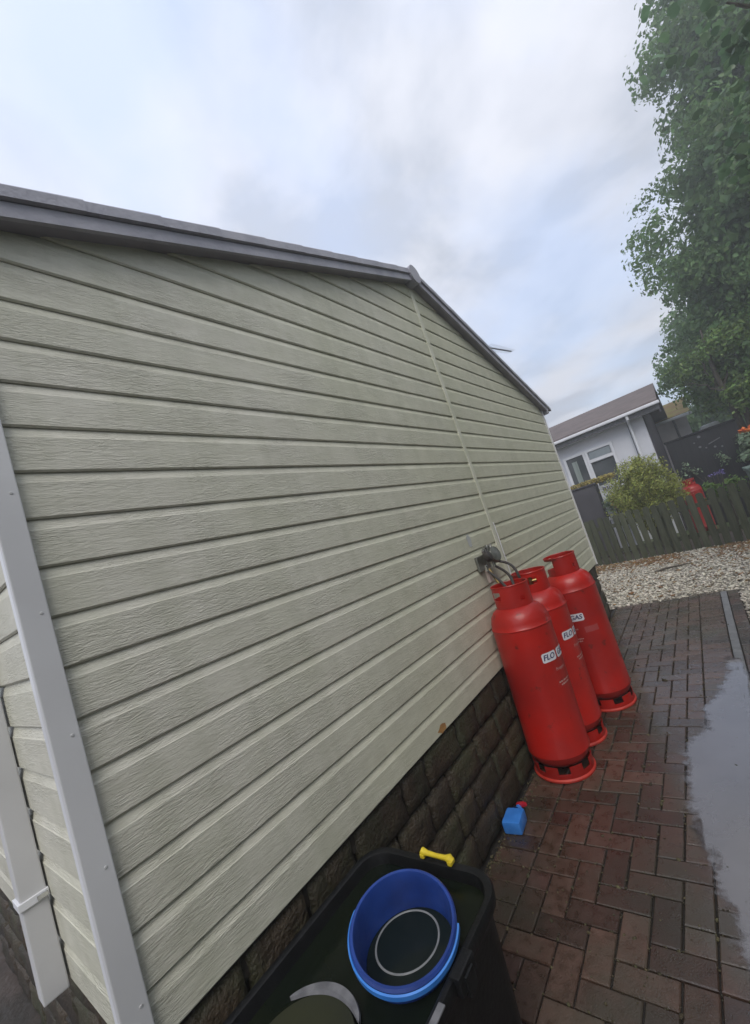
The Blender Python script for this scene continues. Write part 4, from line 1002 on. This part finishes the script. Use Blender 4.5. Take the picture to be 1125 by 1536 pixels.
cs = np.concatenate([ell_points(c, r_, n, .3) for c, r_, n in (((-.9, -.2, 4.75), (1.75, 1.3, 1.15), 150), ((-.9, -.2, 6.0), (1.6, 1.2, 1.4), 150), ((.6, 0, 5.5), (1.8, 1.8, 2.2), 120), ((-1.35, -.35, 4.2), (1.05, .7, .55), 60))])
nl = 0
base3 = Vector((5.0, 6.3, 0)); cl_ = Vector(cam.location)
cand = []
for c in cs:
    for _ in range(13):
        q = Vector(c)+Vector((random.gauss(0, .16), random.gauss(0, .16), random.gauss(0, .13)-.05)); cand.append(q)
cand.sort(key=lambda q: (q+base3-m.translation).length)
lm_np = []
far_b = B()
for q in cand:
    s = random.uniform(.09, .155); rx, ry, rz = random.gauss(R(35), .5), random.gauss(0, .5), random.uniform(0, 6.28)
    if nl < 290:
        o = obj('leaf', random.choice(LM), t3, q, (rx, ry, rz)); o.scale = (s, s, s); nl += 1
    else:
        me = random.choice(LM); mtx = Matrix.Translation(q) @ Matrix.Rotation(rz, 4, 'Z') @ Matrix.Rotation(ry, 4, 'Y') @ Matrix.Rotation(rx, 4, 'X') @ Matrix.Scale(s, 4)
        A = np.array([v.co[:] for v in me.vertices]) @ np.array(mtx.to_3x3()).T + np.array(q)
        lm_np.append(A)
Vn = np.concatenate(lm_np); k15 = 15
Fn = np.array([[0, 1+i, 1+(i+1) % 14] for i in range(14)])
Fn = (Fn[None]+k15*np.arange(len(lm_np))[:, None, None]).reshape(-1, 3)
obj('crown', big_mesh('crown', Vn, Fn, M_LEAF3I), t3, kind='stuff')

# added leaf mass out of view on the right, blocks light from wall and path
cs = np.concatenate([ell_points(c, r_, n, .5) for c, r_, n in (((-1.35, -3.6, 1.9), (1.0, 2.5, 2.0), 280), ((-1.3, -7.4, 1.9), (1.0, 2.6, 2.0), 280), ((-.9, -1.6, 2.2), (.9, 1.6, 1.8), 110))])
leaves('blocker_foliage', cs, .16, 34, .10, M_LEAF3I, t3, droop=.1, kind='stuff')


# ------------------------------------------------------------------ added haze, stands in for pale lens glare
hz = B().box(-40, 40, -32, 62, -1.2, 18.6).build('haze', None, kind='stuff', label='thin added haze volume over the whole yard, paling the distance like lens glare', category='haze')
hm = bpy.data.materials.new('haze'); hm.use_nodes = True; t = hm.node_tree; t.nodes.clear()
vo = t.nodes.new('ShaderNodeVolumePrincipled'); oo = t.nodes.new('ShaderNodeOutputMaterial'); vo.inputs['Color'].default_value = (.95, .97, 1, 1)
vo.inputs['Density'].default_value = .0085; vo.inputs['Anisotropy'].default_value = .4
t.links.new(vo.outputs[0], oo.inputs['Volume']); hz.data.materials.append(hm)
S.cycles.volume_bounces = 2
